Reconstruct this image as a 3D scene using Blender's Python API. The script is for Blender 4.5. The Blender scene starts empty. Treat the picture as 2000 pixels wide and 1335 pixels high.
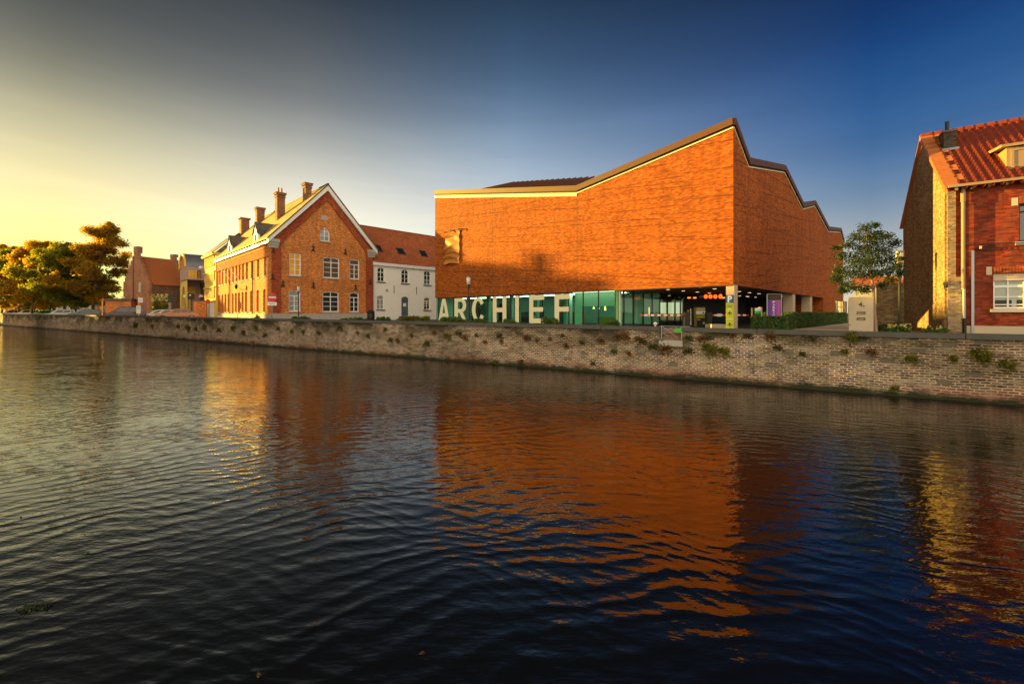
import bpy, bmesh, math, random
from mathutils import Vector, Matrix
from mathutils.geometry import delaunay_2d_cdt
R = math.radians
random.seed(7)
scene = bpy.context.scene
COL = scene.collection

# ------------------------------------------------------------------ camera
E = 3.30                                   # eye height above the canal water
cam_d = bpy.data.cameras.new('camera')
cam = bpy.data.objects.new('camera', cam_d); COL.objects.link(cam)
cam.location = (0, 0, E); cam.rotation_euler = (R(90), 0, 0)
cam_d.sensor_width = 36; cam_d.lens = 15.0; cam_d.shift_y = -0.0278
cam_d.clip_start = 0.1; cam_d.clip_end = 5000
scene.camera = cam

# ------------------------------------------------------------------ light
SUN_AZ = math.atan2(-.93, .36)             # clockwise from +Y
SUN_EL = R(7.4)
w = bpy.data.worlds.new('World'); scene.world = w; w.use_nodes = True
wn = w.node_tree.nodes; wl = w.node_tree.links
bg = wn['Background']
sky = wn.new('ShaderNodeTexSky'); sky.sky_type = 'NISHITA'; sky.sun_disc = False
sky.sun_elevation = SUN_EL; sky.sun_rotation = SUN_AZ
sky.air_density = 1.2; sky.dust_density = 4.0; sky.ozone_density = 5.0; sky.altitude = 0
EXPO = 1.85
def wnode(typ, ins=None, **pr):
    n_ = wn.new(typ)
    for k_, v_ in pr.items(): setattr(n_, k_, v_)
    for k_, v_ in (ins or {}).items():
        if isinstance(v_, bpy.types.NodeSocket): wl.new(v_, n_.inputs[k_])
        else: n_.inputs[k_].default_value = v_
    return n_
tcw = wnode('ShaderNodeTexCoord'); sxw = wnode('ShaderNodeSeparateXYZ', {0: tcw.outputs['Generated']})
hx = wnode('ShaderNodeMath', {0: sxw.outputs[0], 1: sxw.outputs[0]}, operation='MULTIPLY').outputs[0]
hy = wnode('ShaderNodeMath', {0: sxw.outputs[1], 1: sxw.outputs[1]}, operation='MULTIPLY').outputs[0]
hl = wnode('ShaderNodeMath', {0: wnode('ShaderNodeMath', {0: hx, 1: hy}, operation='ADD').outputs[0], 1: .5}, operation='POWER').outputs[0]
saz = wnode('ShaderNodeMath', {0: sxw.outputs[0], 1: hl}, operation='DIVIDE').outputs[0]
# evening haze grades the clear sky: colour by elevation (z) for four bearings from west (left) to north east
def wramp(stops):
    r = wnode('ShaderNodeValToRGB', {0: sxw.outputs[2]}); e = r.color_ramp.elements; r.color_ramp.interpolation = 'B_SPLINE'
    while len(e) < len(stops): e.new(.5)
    for x, (p, c) in zip(e, stops): x.position = p; x.color = (*c, 1)
    return r.outputs[0]
W0 = wramp([(0, (1.6, .95, .12)), (.06, (1.5, 1.0, .24)), (.14, (1.25, 1.0, .40)), (.22, (.92, .81, .42)), (.30, (.52, .47, .28)), (.37, (.20, .19, .13)), (.45, (.06, .06, .045)), (.58, (.02, .02, .018)), (.9, (.012, .012, .012))])
W1 = wramp([(0, (1.4, 1.15, .58)), (.08, (1.35, 1.18, .72)), (.16, (1.2, 1.10, .80)), (.24, (.90, .86, .70)), (.33, (.45, .45, .40)), (.42, (.16, .17, .17)), (.54, (.034, .040, .045)), (.62, (.014, .016, .018)), (.9, (.01, .011, .012))])
W2 = wramp([(0, (1.1, .95, .58)), (.10, (1.05, .95, .70)), (.18, (.82, .83, .78)), (.27, (.52, .60, .67)), (.36, (.27, .38, .51)), (.46, (.07, .135, .25)), (.575, (.02, .045, .085)), (.66, (.008, .014, .026)), (.9, (.006, .010, .016))])
W3 = wramp([(0, (.80, .68, .44)), (.08, (.62, .60, .50)), (.15, (.33, .40, .46)), (.22, (.13, .23, .38)), (.30, (.04, .13, .32)), (.40, (.012, .07, .24)), (.47, (.005, .032, .14)), (.57, (.003, .012, .05)), (.9, (.003, .007, .018))])
def wmix(f, a_, b_, bt='MIX'):
    m_ = wnode('ShaderNodeMix', data_type='RGBA', blend_type=bt)
    for k_, v_ in ((0, f), (6, a_), (7, b_)):
        if isinstance(v_, bpy.types.NodeSocket): wl.new(v_, m_.inputs[k_])
        else: m_.inputs[k_].default_value = (*v_, 1) if isinstance(v_, tuple) else v_
    return m_.outputs[2]
def wmr(src, lo, hi): return wnode('ShaderNodeMapRange', {0: src, 1: lo, 2: hi, 3: 0.0, 4: 1.0}).outputs[0]
grade = wmix(wmr(saz, 0, .643), wmix(wmr(saz, -.433, 0), wmix(wmr(saz, -.73, -.433), W0, W1), W2), W3)
gs_ = 1/(2**EXPO*.12)
grade = wmix(1.0, grade, (gs_, gs_, gs_), 'MULTIPLY')
# faint drawn-out cirrus in the haze
cmap = wnode('ShaderNodeMapping', {0: tcw.outputs['Generated']}); cmap.inputs['Scale'].default_value = (1.6, 1.6, 17); cmap.inputs['Rotation'].default_value = (.06, .10, 0)
cn = wnode('ShaderNodeTexNoise', {'Vector': cmap.outputs[0], 'Scale': 1.5, 'Detail': 5.0, 'Roughness': .6}).outputs[0]
cr_ = wnode('ShaderNodeMapRange', {0: cn, 1: .45, 2: .75, 3: .985, 4: 1.06}).outputs[0]
cg = wnode('ShaderNodeCombineXYZ', {0: cr_, 1: cr_, 2: cr_}).outputs[0]
grade = wmix(1.0, grade, cg, 'MULTIPLY')
clear = wmix(.03, grade, sky.outputs[0])
# warm fill glow added to the sky behind the camera, lifts shaded faces
bank = wmix(wmr(sxw.outputs[1], -.15, -.75), clear, (4.1, 3.3, 2.2), 'ADD')
wl.new(bank, bg.inputs['Color'])
bg.inputs['Strength'].default_value = 0.12
sd = bpy.data.lights.new('sun', 'SUN'); sd.energy = 4.7; sd.angle = R(0.55); sd.color = (1.0, .63, .10)
sun = bpy.data.objects.new('sun', sd); COL.objects.link(sun)
sdir = Vector((math.sin(SUN_AZ)*math.cos(SUN_EL), math.cos(SUN_AZ)*math.cos(SUN_EL), math.sin(SUN_EL)))
sun.rotation_euler = sdir.to_track_quat('Z', 'Y').to_euler()
sun.location = (0, 0, 60)
vs = scene.view_settings
vs.view_transform = 'Standard'; vs.look = 'None'; vs.gamma = 1; vs.exposure = EXPO

# ------------------------------------------------------------------ measuring helpers
FPX = 833.3; HY = 612.0
def ray(px): return (px-1000)/FPX
def at(px, Y, z=0.0, py=None):
    x = ray(px)*Y
    if py is not None: z = E+(HY-py)/FPX*Y
    return Vector((x, Y, z))
class Fr:
    """a vertical plane: origin, direction u along it, outward normal v"""
    def __init__(s, o, d, n):
        s.o = Vector((o[0], o[1], 0)); s.d = Vector((d[0], d[1], 0)).normalized(); s.n = Vector((n[0], n[1], 0)).normalized()
    def p(s, u, v, z): return s.o+s.d*u+s.n*v+Vector((0, 0, z))
    def u(s, px, v=0):
        r = ray(px); o = s.o+s.n*v
        return (r*o.y-o.x)/(s.d.x-r*s.d.y)
    def z(s, px, py, v=0):
        o = s.o+s.n*v
        return E+(HY-py)/FPX*(o.y+s.d.y*s.u(px, v))
    def uz(s, px, py, v=0): return (s.u(px, v), s.z(px, py, v))
    def angle(s): return math.atan2(s.d.y, s.d.x)
DA = Vector((-.7141, .7000, 0)); DB = Vector((.7000, .7141, 0))
G = 2.25                                    # street level
C0 = (13.9, 26.8)
FA = Fr(C0, DA, (-.7000, -.7141)); SA = Fr(C0, DB, (.7141, -.7000))
G0 = (-.564*56.7, 56.7)
GF = Fr(G0, DB, (.7141, -.7000)); GS = Fr(G0, DA, (-.7000, -.7141))
R0 = (1.0204*21.2, 21.2)
RF = Fr(R0, (.839, -.544), (-.544, -.839)); RS = Fr(R0, (.544, .839), (-.839, .544))
CW = Fr((0, 27.1), (.8404, -.542), (-.542, -.8404))

# ------------------------------------------------------------------ object helpers
BASE = {}
def thing(name, label, cat, loc, group=None, kind=None):
    o = bpy.data.objects.new(name, None); COL.objects.link(o)
    o.location = loc; o.empty_display_size = .3
    tag(o, label, cat, group, kind); BASE[o.name] = Vector(loc)
    return o
def tag(o, label=None, cat=None, group=None, kind=None):
    if label: o['label'] = label
    if cat: o['category'] = cat
    if group: o['group'] = group
    if kind: o['kind'] = kind
def copy_tree(o, parent=None):
    c = o.copy(); COL.objects.link(c)
    if parent: c.parent = parent
    for ch in list(o.children): copy_tree(ch, c)
    return c
def polycol(me, per):
    pass
class MB:
    def __init__(s): s.v = []; s.f = []; s.sm = []; s.cuts = []
    def poly(s, pts, smooth=False):
        b = len(s.v); s.v += [Vector(p) for p in pts]; s.f.append(tuple(range(b, b+len(pts)))); s.sm.append(smooth)
        return s
    def mesh(s, vs, fs, smooth=False):
        b = len(s.v); s.cuts.append((b, len(s.f))); s.v += [Vector(p) for p in vs]
        for f in fs: s.f.append(tuple(i+b for i in f)); s.sm.append(smooth)
        return s
    def prism(s, pts, off):
        n = len(pts); off = Vector(off); P = [Vector(p) for p in pts]
        vs = P+[p+off for p in P]
        fs = [tuple(range(n)), tuple(range(2*n-1, n-1, -1))]
        for i in range(n):
            j = (i+1) % n; fs.append((i, n+i, n+j, j))
        return s.mesh(vs, fs)
    def box(s, F, u0, u1, v0, v1, z0, z1):
        P = [F.p(u0, v0, z0), F.p(u1, v0, z0), F.p(u1, v1, z0), F.p(u0, v1, z0)]
        return s.prism(P, (0, 0, z1-z0))
    def abox(s, x0, x1, y0, y1, z0, z1):
        return s.prism([(x0, y0, z0), (x1, y0, z0), (x1, y1, z0), (x0, y1, z0)], (0, 0, z1-z0))
    def fpoly(s, F, uz, v0, v1):
        return s.prism([F.p(u, v0, z) for u, z in uz], F.n*(v1-v0))
    def cyl(s, p0, p1, r0, r1=None, n=10, smooth=True):
        p0 = Vector(p0); p1 = Vector(p1); r1 = r0 if r1 is None else r1
        d = (p1-p0).normalized(); a = d.orthogonal().normalized(); b = d.cross(a)
        vs = []
        for p, r in ((p0, r0), (p1, r1)):
            for i in range(n):
                t = 2*math.pi*i/n; vs.append(p+a*r*math.cos(t)+b*r*math.sin(t))
        fs = [(i, (i+1) % n, n+(i+1) % n, n+i) for i in range(n)]
        s.mesh(vs, fs, smooth)
        s.mesh(vs[:n], [tuple(range(n-1, -1, -1))]); s.mesh(vs[n:], [tuple(range(n))])
        return s
    def tube(s, pts, r, n=6):
        for a, b in zip(pts[:-1], pts[1:]): s.cyl(a, b, r, r, n)
        return s
    def lathe(s, c, prof, n=16):
        c = Vector(c); vs = []; fs = []
        for r, z in prof:
            for i in range(n):
                t = 2*math.pi*i/n; vs.append(c+Vector((r*math.cos(t), r*math.sin(t), z)))
        for k in range(len(prof)-1):
            for i in range(n):
                j = (i+1) % n; fs.append((k*n+i, k*n+j, (k+1)*n+j, (k+1)*n+i))
        fs.append(tuple(range(n-1, -1, -1))); fs.append(tuple((len(prof)-1)*n+i for i in range(n)))
        return s.mesh(vs, fs, True)
    def wall(s, F, outer, holes, v=0, reveal=.18):
        """flat wall polygon with openings and their reveals"""
        pts = []; edges = []
        for loop in [outer]+holes:
            b = len(pts); pts += [Vector(p) for p in loop]; n = len(loop)
            edges += [(b+i, b+(i+1) % n) for i in range(n)]
        ov, oe, of, *_ = delaunay_2d_cdt(pts, edges, [], 0, 1e-5)
        def inside(p, poly):
            c = False; n = len(poly)
            for i in range(n):
                a = poly[i]; b = poly[(i+1) % n]
                if (a[1] > p[1]) != (b[1] > p[1]) and p[0] < (b[0]-a[0])*(p[1]-a[1])/(b[1]-a[1])+a[0]: c = not c
            return c
        vs = [F.p(p.x, v, p.y) for p in ov]; fs = []
        for f in of:
            c = sum((ov[i] for i in f), Vector((0, 0)))/len(f)
            if inside(c, outer) and not any(inside(c, h) for h in holes): fs.append(tuple(f))
        s.mesh(vs, fs)
        for h in holes:
            n = len(h)
            for i in range(n):
                a, b = h[i], h[(i+1) % n]
                s.poly([F.p(a[0], v, a[1]), F.p(b[0], v, b[1]), F.p(b[0], v-reveal, b[1]), F.p(a[0], v-reveal, a[1])])
        return s
    def each(s, name, mat, parent, n=1):
        """every n consecutive pieces become an object of their own"""
        c = s.cuts[::n]+[(len(s.v), len(s.f))]; out = []
        for (v0, f0), (v1, f1) in zip(c[:-1], c[1:]):
            m_ = MB(); m_.v = s.v[v0:v1]; m_.f = [tuple(i-v0 for i in f) for f in s.f[f0:f1]]; m_.sm = s.sm[f0:f1]
            out.append(m_.build(name, mat, parent))
        return out
    def build(s, name, mat, parent=None, base=None, smooth=None, label=None, uvf=None):
        if base is None: base = BASE[parent.name] if parent is not None else Vector((0, 0, 0))
        me = bpy.data.meshes.new(name)
        me.from_pydata([p-base for p in s.v], [], s.f)
        uvl = me.uv_layers.new(name='UVMap')
        up = Vector((0, 0, 1))
        uvs = [0.0]*(2*len(me.loops)); k = 0
        for f in s.f:
            n = Vector((0, 0, 0)); P = [s.v[i] for i in f]
            if uvf:
                for p in P: uvs[k], uvs[k+1] = uvf(p); k += 2
                continue
            for i in range(len(P)):
                a = P[i]; b = P[(i+1) % len(P)]
                n += Vector(((a.y-b.y)*(a.z+b.z), (a.z-b.z)*(a.x+b.x), (a.x-b.x)*(a.y+b.y)))
            n = n.normalized() if n.length > 1e-12 else up
            if abs(n.z) > .995: t = Vector((1, 0, 0)); bt = Vector((0, 1, 0))
            else:
                t = up.cross(n).normalized(); bt = n.cross(t)
            for p in P:
                uvs[k] = p.dot(t); uvs[k+1] = p.dot(bt); k += 2
        uvl.data.foreach_set('uv', uvs)
        me.polygons.foreach_set('use_smooth', [bool(x) if smooth is None else smooth for x in s.sm])
        me.materials.append(mat)
        if len(s.f) < 4000:
            bm = bmesh.new(); bm.from_mesh(me)
            bmesh.ops.remove_doubles(bm, verts=bm.verts, dist=1e-5) if False else None
            bmesh.ops.recalc_face_normals(bm, faces=bm.faces); bm.to_mesh(me); bm.free()
        me.update()
        o = bpy.data.objects.new(name, me); COL.objects.link(o)
        if parent is not None:
            o.parent = parent; BASE[o.name] = base
        else:
            BASE[o.name] = base
            o.location = base
        if label: o['label'] = label
        return o
def textmesh(txt, offset=0.0, mirror=False):
    cu = bpy.data.curves.new('t', 'FONT'); cu.body = txt; cu.offset = offset; cu.resolution_u = 3
    cu.fill_mode = 'FRONT'
    ob = bpy.data.objects.new('t', cu); COL.objects.link(ob)
    dg = bpy.context.evaluated_depsgraph_get(); dg.update()
    me = bpy.data.meshes.new_from_object(ob.evaluated_get(dg))
    vs = [Vector(v.co) for v in me.vertices]; fs = [tuple(p.vertices) for p in me.polygons]
    bpy.data.objects.remove(ob); bpy.data.curves.remove(cu); bpy.data.meshes.remove(me)
    return vs, fs
def puttext(mb, F, txt, u0, u1, z0, z1, v, offset=.01):
    """text filling the rectangle on plane F; u grows to the reader's right when sgn=1"""
    vs, fs = textmesh(txt, offset)
    x0 = min(p.x for p in vs); x1 = max(p.x for p in vs); y0 = min(p.y for p in vs); y1 = max(p.y for p in vs)
    mb.mesh([F.p(u0+(p.x-x0)/(x1-x0)*(u1-u0), v, z0+(p.y-y0)/(y1-y0)*(z1-z0)) for p in vs], fs)
# ------------------------------------------------------------------ materials
def nd(nt, typ, ins=None, **props):
    n = nt.nodes.new(typ)
    for k, v in props.items(): setattr(n, k, v)
    for k, v in (ins or {}).items():
        s = n.inputs[k]
        if isinstance(v, bpy.types.NodeSocket): nt.links.new(v, s)
        else:
            if isinstance(v, (tuple, list)) and len(v) == 3 and s.type == 'RGBA': v = (*v, 1)
            s.default_value = v
    return n
def mat0(name):
    m = bpy.data.materials.new(name); m.use_nodes = True
    nt = m.node_tree
    return m, nt, nt.nodes['Principled BSDF']
def ramp(nt, fac, stops):
    r = nd(nt, 'ShaderNodeValToRGB', {'Fac': fac}); e = r.color_ramp.elements
    while len(e) < len(stops): e.new(.5)
    for x, (p, c) in zip(e, stops):
        x.position = p; x.color = (*c, 1) if isinstance(c, (tuple, list)) else (c, c, c, 1)
    return r.outputs['Color']
def mix(nt, fac, a, b, blend='MIX'):
    n = nt.nodes.new('ShaderNodeMix'); n.data_type = 'RGBA'; n.blend_type = blend
    for k, v in ((0, fac), (6, a), (7, b)):
        s = n.inputs[k]
        if isinstance(v, bpy.types.NodeSocket): nt.links.new(v, s)
        else: s.default_value = (*v, 1) if isinstance(v, (tuple, list)) and len(v) == 3 else v
    return n.outputs[2]
def math_(nt, op, a, b=0.0):
    n = nt.nodes.new('ShaderNodeMath'); n.operation = op
    for i, v in enumerate((a, b)):
        if isinstance(v, bpy.types.NodeSocket): nt.links.new(v, n.inputs[i])
        else: n.inputs[i].default_value = v
    return n.outputs[0]
def uvnode(nt): return nd(nt, 'ShaderNodeUVMap', uv_map='UVMap').outputs[0]
def mapv(nt, v, scale=(1, 1, 1), rot=0, loc=(0, 0, 0)):
    return nd(nt, 'ShaderNodeMapping', {'Vector': v, 'Scale': scale, 'Rotation': (0, 0, rot), 'Location': loc}).outputs[0]
def noise(nt, v, scale, detail=3, rough=.55, out='Fac'):
    return nd(nt, 'ShaderNodeTexNoise', {'Vector': v, 'Scale': scale, 'Detail': detail, 'Roughness': rough}).outputs[out]
def bump(nt, b, h, strength=.3, dist=.02):
    n = nd(nt, 'ShaderNodeBump', {'Height': h, 'Strength': strength, 'Distance': dist})
    nt.links.new(n.outputs[0], b.inputs['Normal'])
def plain(name, col, rough=.6, metal=0, var=.18, scale=3.0, bumpk=.15, spec=.5):
    m, nt, b = mat0(name)
    tc = nd(nt, 'ShaderNodeTexCoord').outputs['Object']
    n1 = noise(nt, tc, scale, 5, .6)
    c = mix(nt, n1, tuple(x*(1-var) for x in col), tuple(min(1, x*(1+var)) for x in col))
    nt.links.new(c, b.inputs['Base Color'])
    b.inputs['Roughness'].default_value = rough; b.inputs['Metallic'].default_value = metal
    b.inputs['Specular IOR Level'].default_value = spec
    if bumpk: bump(nt, b, noise(nt, tc, scale*9, 4), bumpk, .01)
    return m
def brick(name, c1, c2, mortar, bw=.28, bh=.09, ms=.014, streak=False, var=.3, dirt=None, rough=.85):
    m, nt, b = mat0(name); uv = uvnode(nt)
    br = nd(nt, 'ShaderNodeTexBrick', {'Vector': uv, 'Color1': c1, 'Color2': c2, 'Mortar': mortar, 'Scale': 1.0,
            'Mortar Size': ms, 'Mortar Smooth': .3, 'Bias': 0.0, 'Brick Width': bw, 'Row Height': bh})
    col = br.outputs['Color']
    big = noise(nt, uv, .35, 4, .6)
    col = mix(nt, 1.0, col, ramp(nt, big, [(.3, 1-var), (.7, 1+var*.6)]), 'MULTIPLY')
    # courses: bricks vary row by row
    st = noise(nt, mapv(nt, uv, (1.3, 11, 1)), 1.0, 3, .7)
    col = mix(nt, 1.0, col, ramp(nt, st, [(.32, .88 if streak else .80), (.5, 1.0), (.72, 1.10 if streak else 1.16)]), 'MULTIPLY')
    fine = noise(nt, mapv(nt, uv, (4, 14, 1)), 1.0, 2, .7)
    sq = nd(nt, 'ShaderNodeSeparateXYZ', {0: uv}); row = math_(nt, 'FLOOR', math_(nt, 'DIVIDE', sq.outputs[1], bh))
    shift = math_(nt, 'MULTIPLY', math_(nt, 'FRACT', math_(nt, 'MULTIPLY', row, .377)), bw)
    cid = nd(nt, 'ShaderNodeCombineXYZ', {0: math_(nt, 'FLOOR', math_(nt, 'DIVIDE', math_(nt, 'ADD', sq.outputs[0], shift), bw*.8)), 1: row}).outputs[0]
    cell = nd(nt, 'ShaderNodeTexWhiteNoise', {'Vector': cid}, noise_dimensions='2D').outputs['Value']
    col = mix(nt, 1.0, col, ramp(nt, cell, [(0, (.66, .62, .6)), (.45, (.97, .97, .97)), (.8, (1.12, 1.14, 1.12)), (1, (1.4, 1.45, 1.4))]), 'MULTIPLY')
    # rain streaks and soot
    rs_ = noise(nt, mapv(nt, uv, (1.6, .14, 1)), 1.0, 5, .65)
    col = mix(nt, 1.0, col, ramp(nt, rs_, [(.34, .80), (.52, 1.0), (.75, 1.10)]), 'MULTIPLY')
    h = br.outputs['Fac']
    if streak:
        # slanting lines of recessed headers in the brickwork
        sx = nd(nt, 'ShaderNodeSeparateXYZ', {0: uv}); ln = None
        for slope, per, wd_, zz in ((.075, .85, .055, 3.1), (.11, 1.35, .04, 8.7), (.055, .6, .06, 5.2)):
            wob = math_(nt, 'MULTIPLY', noise(nt, mapv(nt, uv, (.06, .3, 1), loc=(zz, 0, 0)), 1.0, 1), .8)
            cc = math_(nt, 'ADD', math_(nt, 'SUBTRACT', sx.outputs[1], math_(nt, 'MULTIPLY', sx.outputs[0], slope)), wob)
            k = math_(nt, 'DIVIDE', cc, per)
            dd = math_(nt, 'ABSOLUTE', math_(nt, 'SUBTRACT', math_(nt, 'FRACT', k), .5))
            line = ramp(nt, dd, [(wd_*.6, 1.0), (wd_, 0.0)])
            gv_ = nd(nt, 'ShaderNodeCombineXYZ', {0: math_(nt, 'MULTIPLY', math_(nt, 'FLOOR', k), 3.77), 1: math_(nt, 'MULTIPLY', sx.outputs[0], .13), 2: zz}).outputs[0]
            gate = ramp(nt, noise(nt, gv_, 1.0, 2, .6), [(.49, 0.0), (.56, 1.0)])
            brk = ramp(nt, noise(nt, mapv(nt, uv, (1.6, 5, 1)), 1.0, 2, .7), [(.36, .35), (.55, 1.0)])
            line = math_(nt, 'MULTIPLY', math_(nt, 'MULTIPLY', line, gate), brk)
            ln = line if ln is None else math_(nt, 'MAXIMUM', ln, line)
        col = mix(nt, math_(nt, 'MULTIPLY', ln, .75), col, tuple(x*.22 for x in c1))
        h = math_(nt, 'MULTIPLY', math_(nt, 'SUBTRACT', 1.0, ln), 1.0)
    if dirt:
        dn = noise(nt, uv, .9, 6, .65)
        col = mix(nt, ramp(nt, dn, [(.5, 0.0), (.72, .8)]), col, dirt)
    nt.links.new(col, b.inputs['Base Color']); b.inputs['Roughness'].default_value = rough
    b.inputs['Specular IOR Level'].default_value = .25
    hh = math_(nt, 'ADD', math_(nt, 'MULTIPLY', h, -1.0 if not streak else .6), math_(nt, 'MULTIPLY', fine, .8 if not streak else .15))
    bump(nt, b, hh, .5, .02 if not streak else .012)
    return m
def tiles(name, col, w=.3, h=.38, rough=.7, var=.35):
    m, nt, b = mat0(name); uv = uvnode(nt)
    br = nd(nt, 'ShaderNodeTexBrick', {'Vector': uv, 'Color1': tuple(x*1.2 for x in col), 'Color2': tuple(x*.75 for x in col),
            'Mortar': tuple(x*.35 for x in col), 'Scale': 1.0, 'Mortar Size': .018, 'Mortar Smooth': .4, 'Brick Width': w, 'Row Height': h})
    big = noise(nt, uv, .5, 5, .65)
    c = mix(nt, 1.0, br.outputs['Color'], ramp(nt, big, [(.3, 1-var), (.7, 1+var)]), 'MULTIPLY')
    c = mix(nt, ramp(nt, noise(nt, uv, 2.2, 6, .7), [(.55, 0.0), (.75, .45)]), c, (.05, .05, .035))
    nt.links.new(c, b.inputs['Base Color']); b.inputs['Roughness'].default_value = rough
    sx = nd(nt, 'ShaderNodeSeparateXYZ', {0: uv})
    saw = math_(nt, 'FRACT', math_(nt, 'DIVIDE', sx.outputs[1], h))
    bump(nt, b, math_(nt, 'SUBTRACT', math_(nt, 'MULTIPLY', saw, -.7), br.outputs['Fac']), .6, .03)
    return m
def emit(name, col, strength):
    m = bpy.data.materials.new(name); m.use_nodes = True; nt = m.node_tree; nt.nodes.clear()
    e = nd(nt, 'ShaderNodeEmission', {'Color': col, 'Strength': strength}); o = nd(nt, 'ShaderNodeOutputMaterial')
    nt.links.new(e.outputs[0], o.inputs[0]); return m
def leaf(name, c1, c2, trans=.55):
    m, nt, b = mat0(name)
    g = nd(nt, 'ShaderNodeNewGeometry'); tc = nd(nt, 'ShaderNodeTexCoord').outputs['Object']
    n = noise(nt, tc, .7, 3)
    f = math_(nt, 'ADD', math_(nt, 'MULTIPLY', g.outputs['Random Per Island'], .55), math_(nt, 'MULTIPLY', n, .5))
    c = mix(nt, f, c1, c2)
    nt.links.new(c, b.inputs['Base Color']); b.inputs['Roughness'].default_value = .55
    t = nd(nt, 'ShaderNodeBsdfTranslucent', {'Color': mix(nt, 1.0, c, (1.9, 1.7, .6), 'MULTIPLY')})
    ms = nd(nt, 'ShaderNodeMixShader', {0: trans, 1: b.outputs[0], 2: t.outputs[0]})
    nt.links.new(ms.outputs[0], nt.nodes['Material Output'].inputs[0])
    return m
def pane(name, base, ior=1.7, rough=.03):
    m, nt, b = mat0(name)
    tc = nd(nt, 'ShaderNodeTexCoord').outputs['Object']
    c = mix(nt, noise(nt, tc, .9, 2), tuple(x*.5 for x in base), tuple(x*1.5 for x in base))
    nt.links.new(c, b.inputs['Base Color'])
    b.inputs['Roughness'].default_value = rough; b.inputs['IOR'].default_value = ior
    bump(nt, b, noise(nt, tc, .8, 1), .08, .05)
    return m
def glass(name, tint, refl=.10):
    m = bpy.data.materials.new(name); m.use_nodes = True; nt = m.node_tree; nt.nodes.clear()
    o = nd(nt, 'ShaderNodeOutputMaterial')
    tr = nd(nt, 'ShaderNodeBsdfTransparent', {'Color': tint}); gl = nd(nt, 'ShaderNodeBsdfGlossy', {'Roughness': .015, 'Color': (.75, 1, .88)})
    fr = math_(nt, 'POWER', nd(nt, 'ShaderNodeLayerWeight', {'Blend': .5}).outputs['Facing'], 4.0)
    f = math_(nt, 'MINIMUM', math_(nt, 'ADD', math_(nt, 'MULTIPLY', fr, 1.0), refl), 1.0)
    ms = nd(nt, 'ShaderNodeMixShader', {0: f, 1: tr.outputs[0], 2: gl.outputs[0]})
    nt.links.new(ms.outputs[0], o.inputs[0]); return m

K = {}
K['brick_archive'] = brick('archive brick', (.44, .100, .007), (.325, .067, .005), (.27, .09, .022), streak=True, var=.12)
K['brick_gable'] = brick('orange brick', (.70, .225, .042), (.56, .155, .030), (.54, .26, .10), var=.15)
K['brick_band'] = brick('deep red brick', (.42, .075, .018), (.34, .055, .014), (.3, .1, .05), var=.12)
K['brick_red'] = brick('red house brick', (.36, .045, .012), (.24, .030, .010), (.16, .055, .03), var=.2)
K['brick_tan'] = brick('tan brick', (.36, .24, .13), (.24, .15, .085), (.34, .27, .18), var=.2)
K['brick_dark'] = brick('brown brick', (.24, .12, .06), (.17, .085, .045), (.24, .17, .1), var=.2)
K['brick_pink'] = brick('weathered pink brick', (.42, .17, .09), (.34, .13, .07), (.38, .22, .14), var=.2)
K['brick_chimney'] = brick('chimney brick', (.32, .13, .06), (.22, .085, .045), (.26, .16, .1), var=.25)
K['brick_black'] = brick('dark grey chimney brick', (.09, .07, .05), (.05, .042, .034), (.10, .085, .07))  # dark grey brick of the right-hand chimney
K['tile_gable'] = tiles('tan roof tile', (.46, .29, .085))
K['tile_red'] = tiles('red plain tile', (.48, .125, .035), .22, .28, var=.2)
K['tile_pan'] = plain('red pantile', (.20, .024, .009), .85, var=.75, scale=4.5, bumpk=.3)
K['tile_verge'] = plain('orange verge tile', (.42, .13, .035), .6, var=.2, scale=2)
K['slate'] = tiles('grey slate', (.11, .10, .095), .3, .25)
K['zinc'] = plain('zinc sheet', (.20, .21, .23), .45, .55, var=.15, scale=1.2, bumpk=.05)
K['plaster'] = plain('white limewash', (.88, .86, .78), .85, var=.09, scale=1.1, bumpk=.2)
K['yellow_wall'] = plain('yellow plaster', (.72, .50, .10), .8, var=.10, scale=1.0)
K['mauve_wall'] = plain('mauve plaster', (.40, .28, .25), .85, var=.12)
K['white'] = plain('white paint', (.80, .79, .75), .45, var=.05)
K['stone'] = plain('grey stone', (.40, .38, .33), .8, var=.25, scale=2)
K['bluestone'] = plain('bluestone', (.085, .08, .072), .75, var=.4, scale=2.5, bumpk=.3)
K['bronze'] = plain('bronze fascia sheet', (.10, .034, .010), .6, .0, var=.15, bumpk=.05)
K['copper'] = plain('brown roof sheet', (.24, .10, .04), .6, 0.0, var=.2, bumpk=.05)
K['pale_strip'] = plain('pale reveal strip', (.78, .66, .36), .5, var=.06)
K['black'] = plain('black iron', (.015, .015, .016), .5, .3, var=.2)
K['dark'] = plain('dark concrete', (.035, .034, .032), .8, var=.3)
K['soffit'] = plain('soffit board', (.20, .15, .11), .7, var=.15, scale=1)
K['grey_metal'] = plain('grey metal', (.30, .30, .31), .4, .7, var=.1, bumpk=.03)
K['concrete'] = plain('beige concrete', (.52, .43, .31), .85, var=.16, scale=1.6, bumpk=.2)
K['column'] = plain('pale column', (.58, .44, .31), .7, var=.1)
K['pane'] = pane('window glass', (.030, .034, .036))
K['pane_blind'] = pane('window glass with brown blind', (.13, .09, .06), 1.5, .06)
K['pane_pale'] = pane('window glass with net curtain', (.30, .33, .30), 1.5, .05)
K['pane_reflect'] = pane('window glass with painted amber reflection', (.70, .36, .05), 1.5, .05)  # amber reflection is painted into the pane colour
K['glass_green'] = glass('green tinted glass', (.38, .74, .60), .07)
K['glass_clear'] = glass('clear green glass', (.62, .85, .70), .06)
K['cream'] = plain('cream letter film', (.86, .79, .52), .6, var=.04, bumpk=0)
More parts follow.
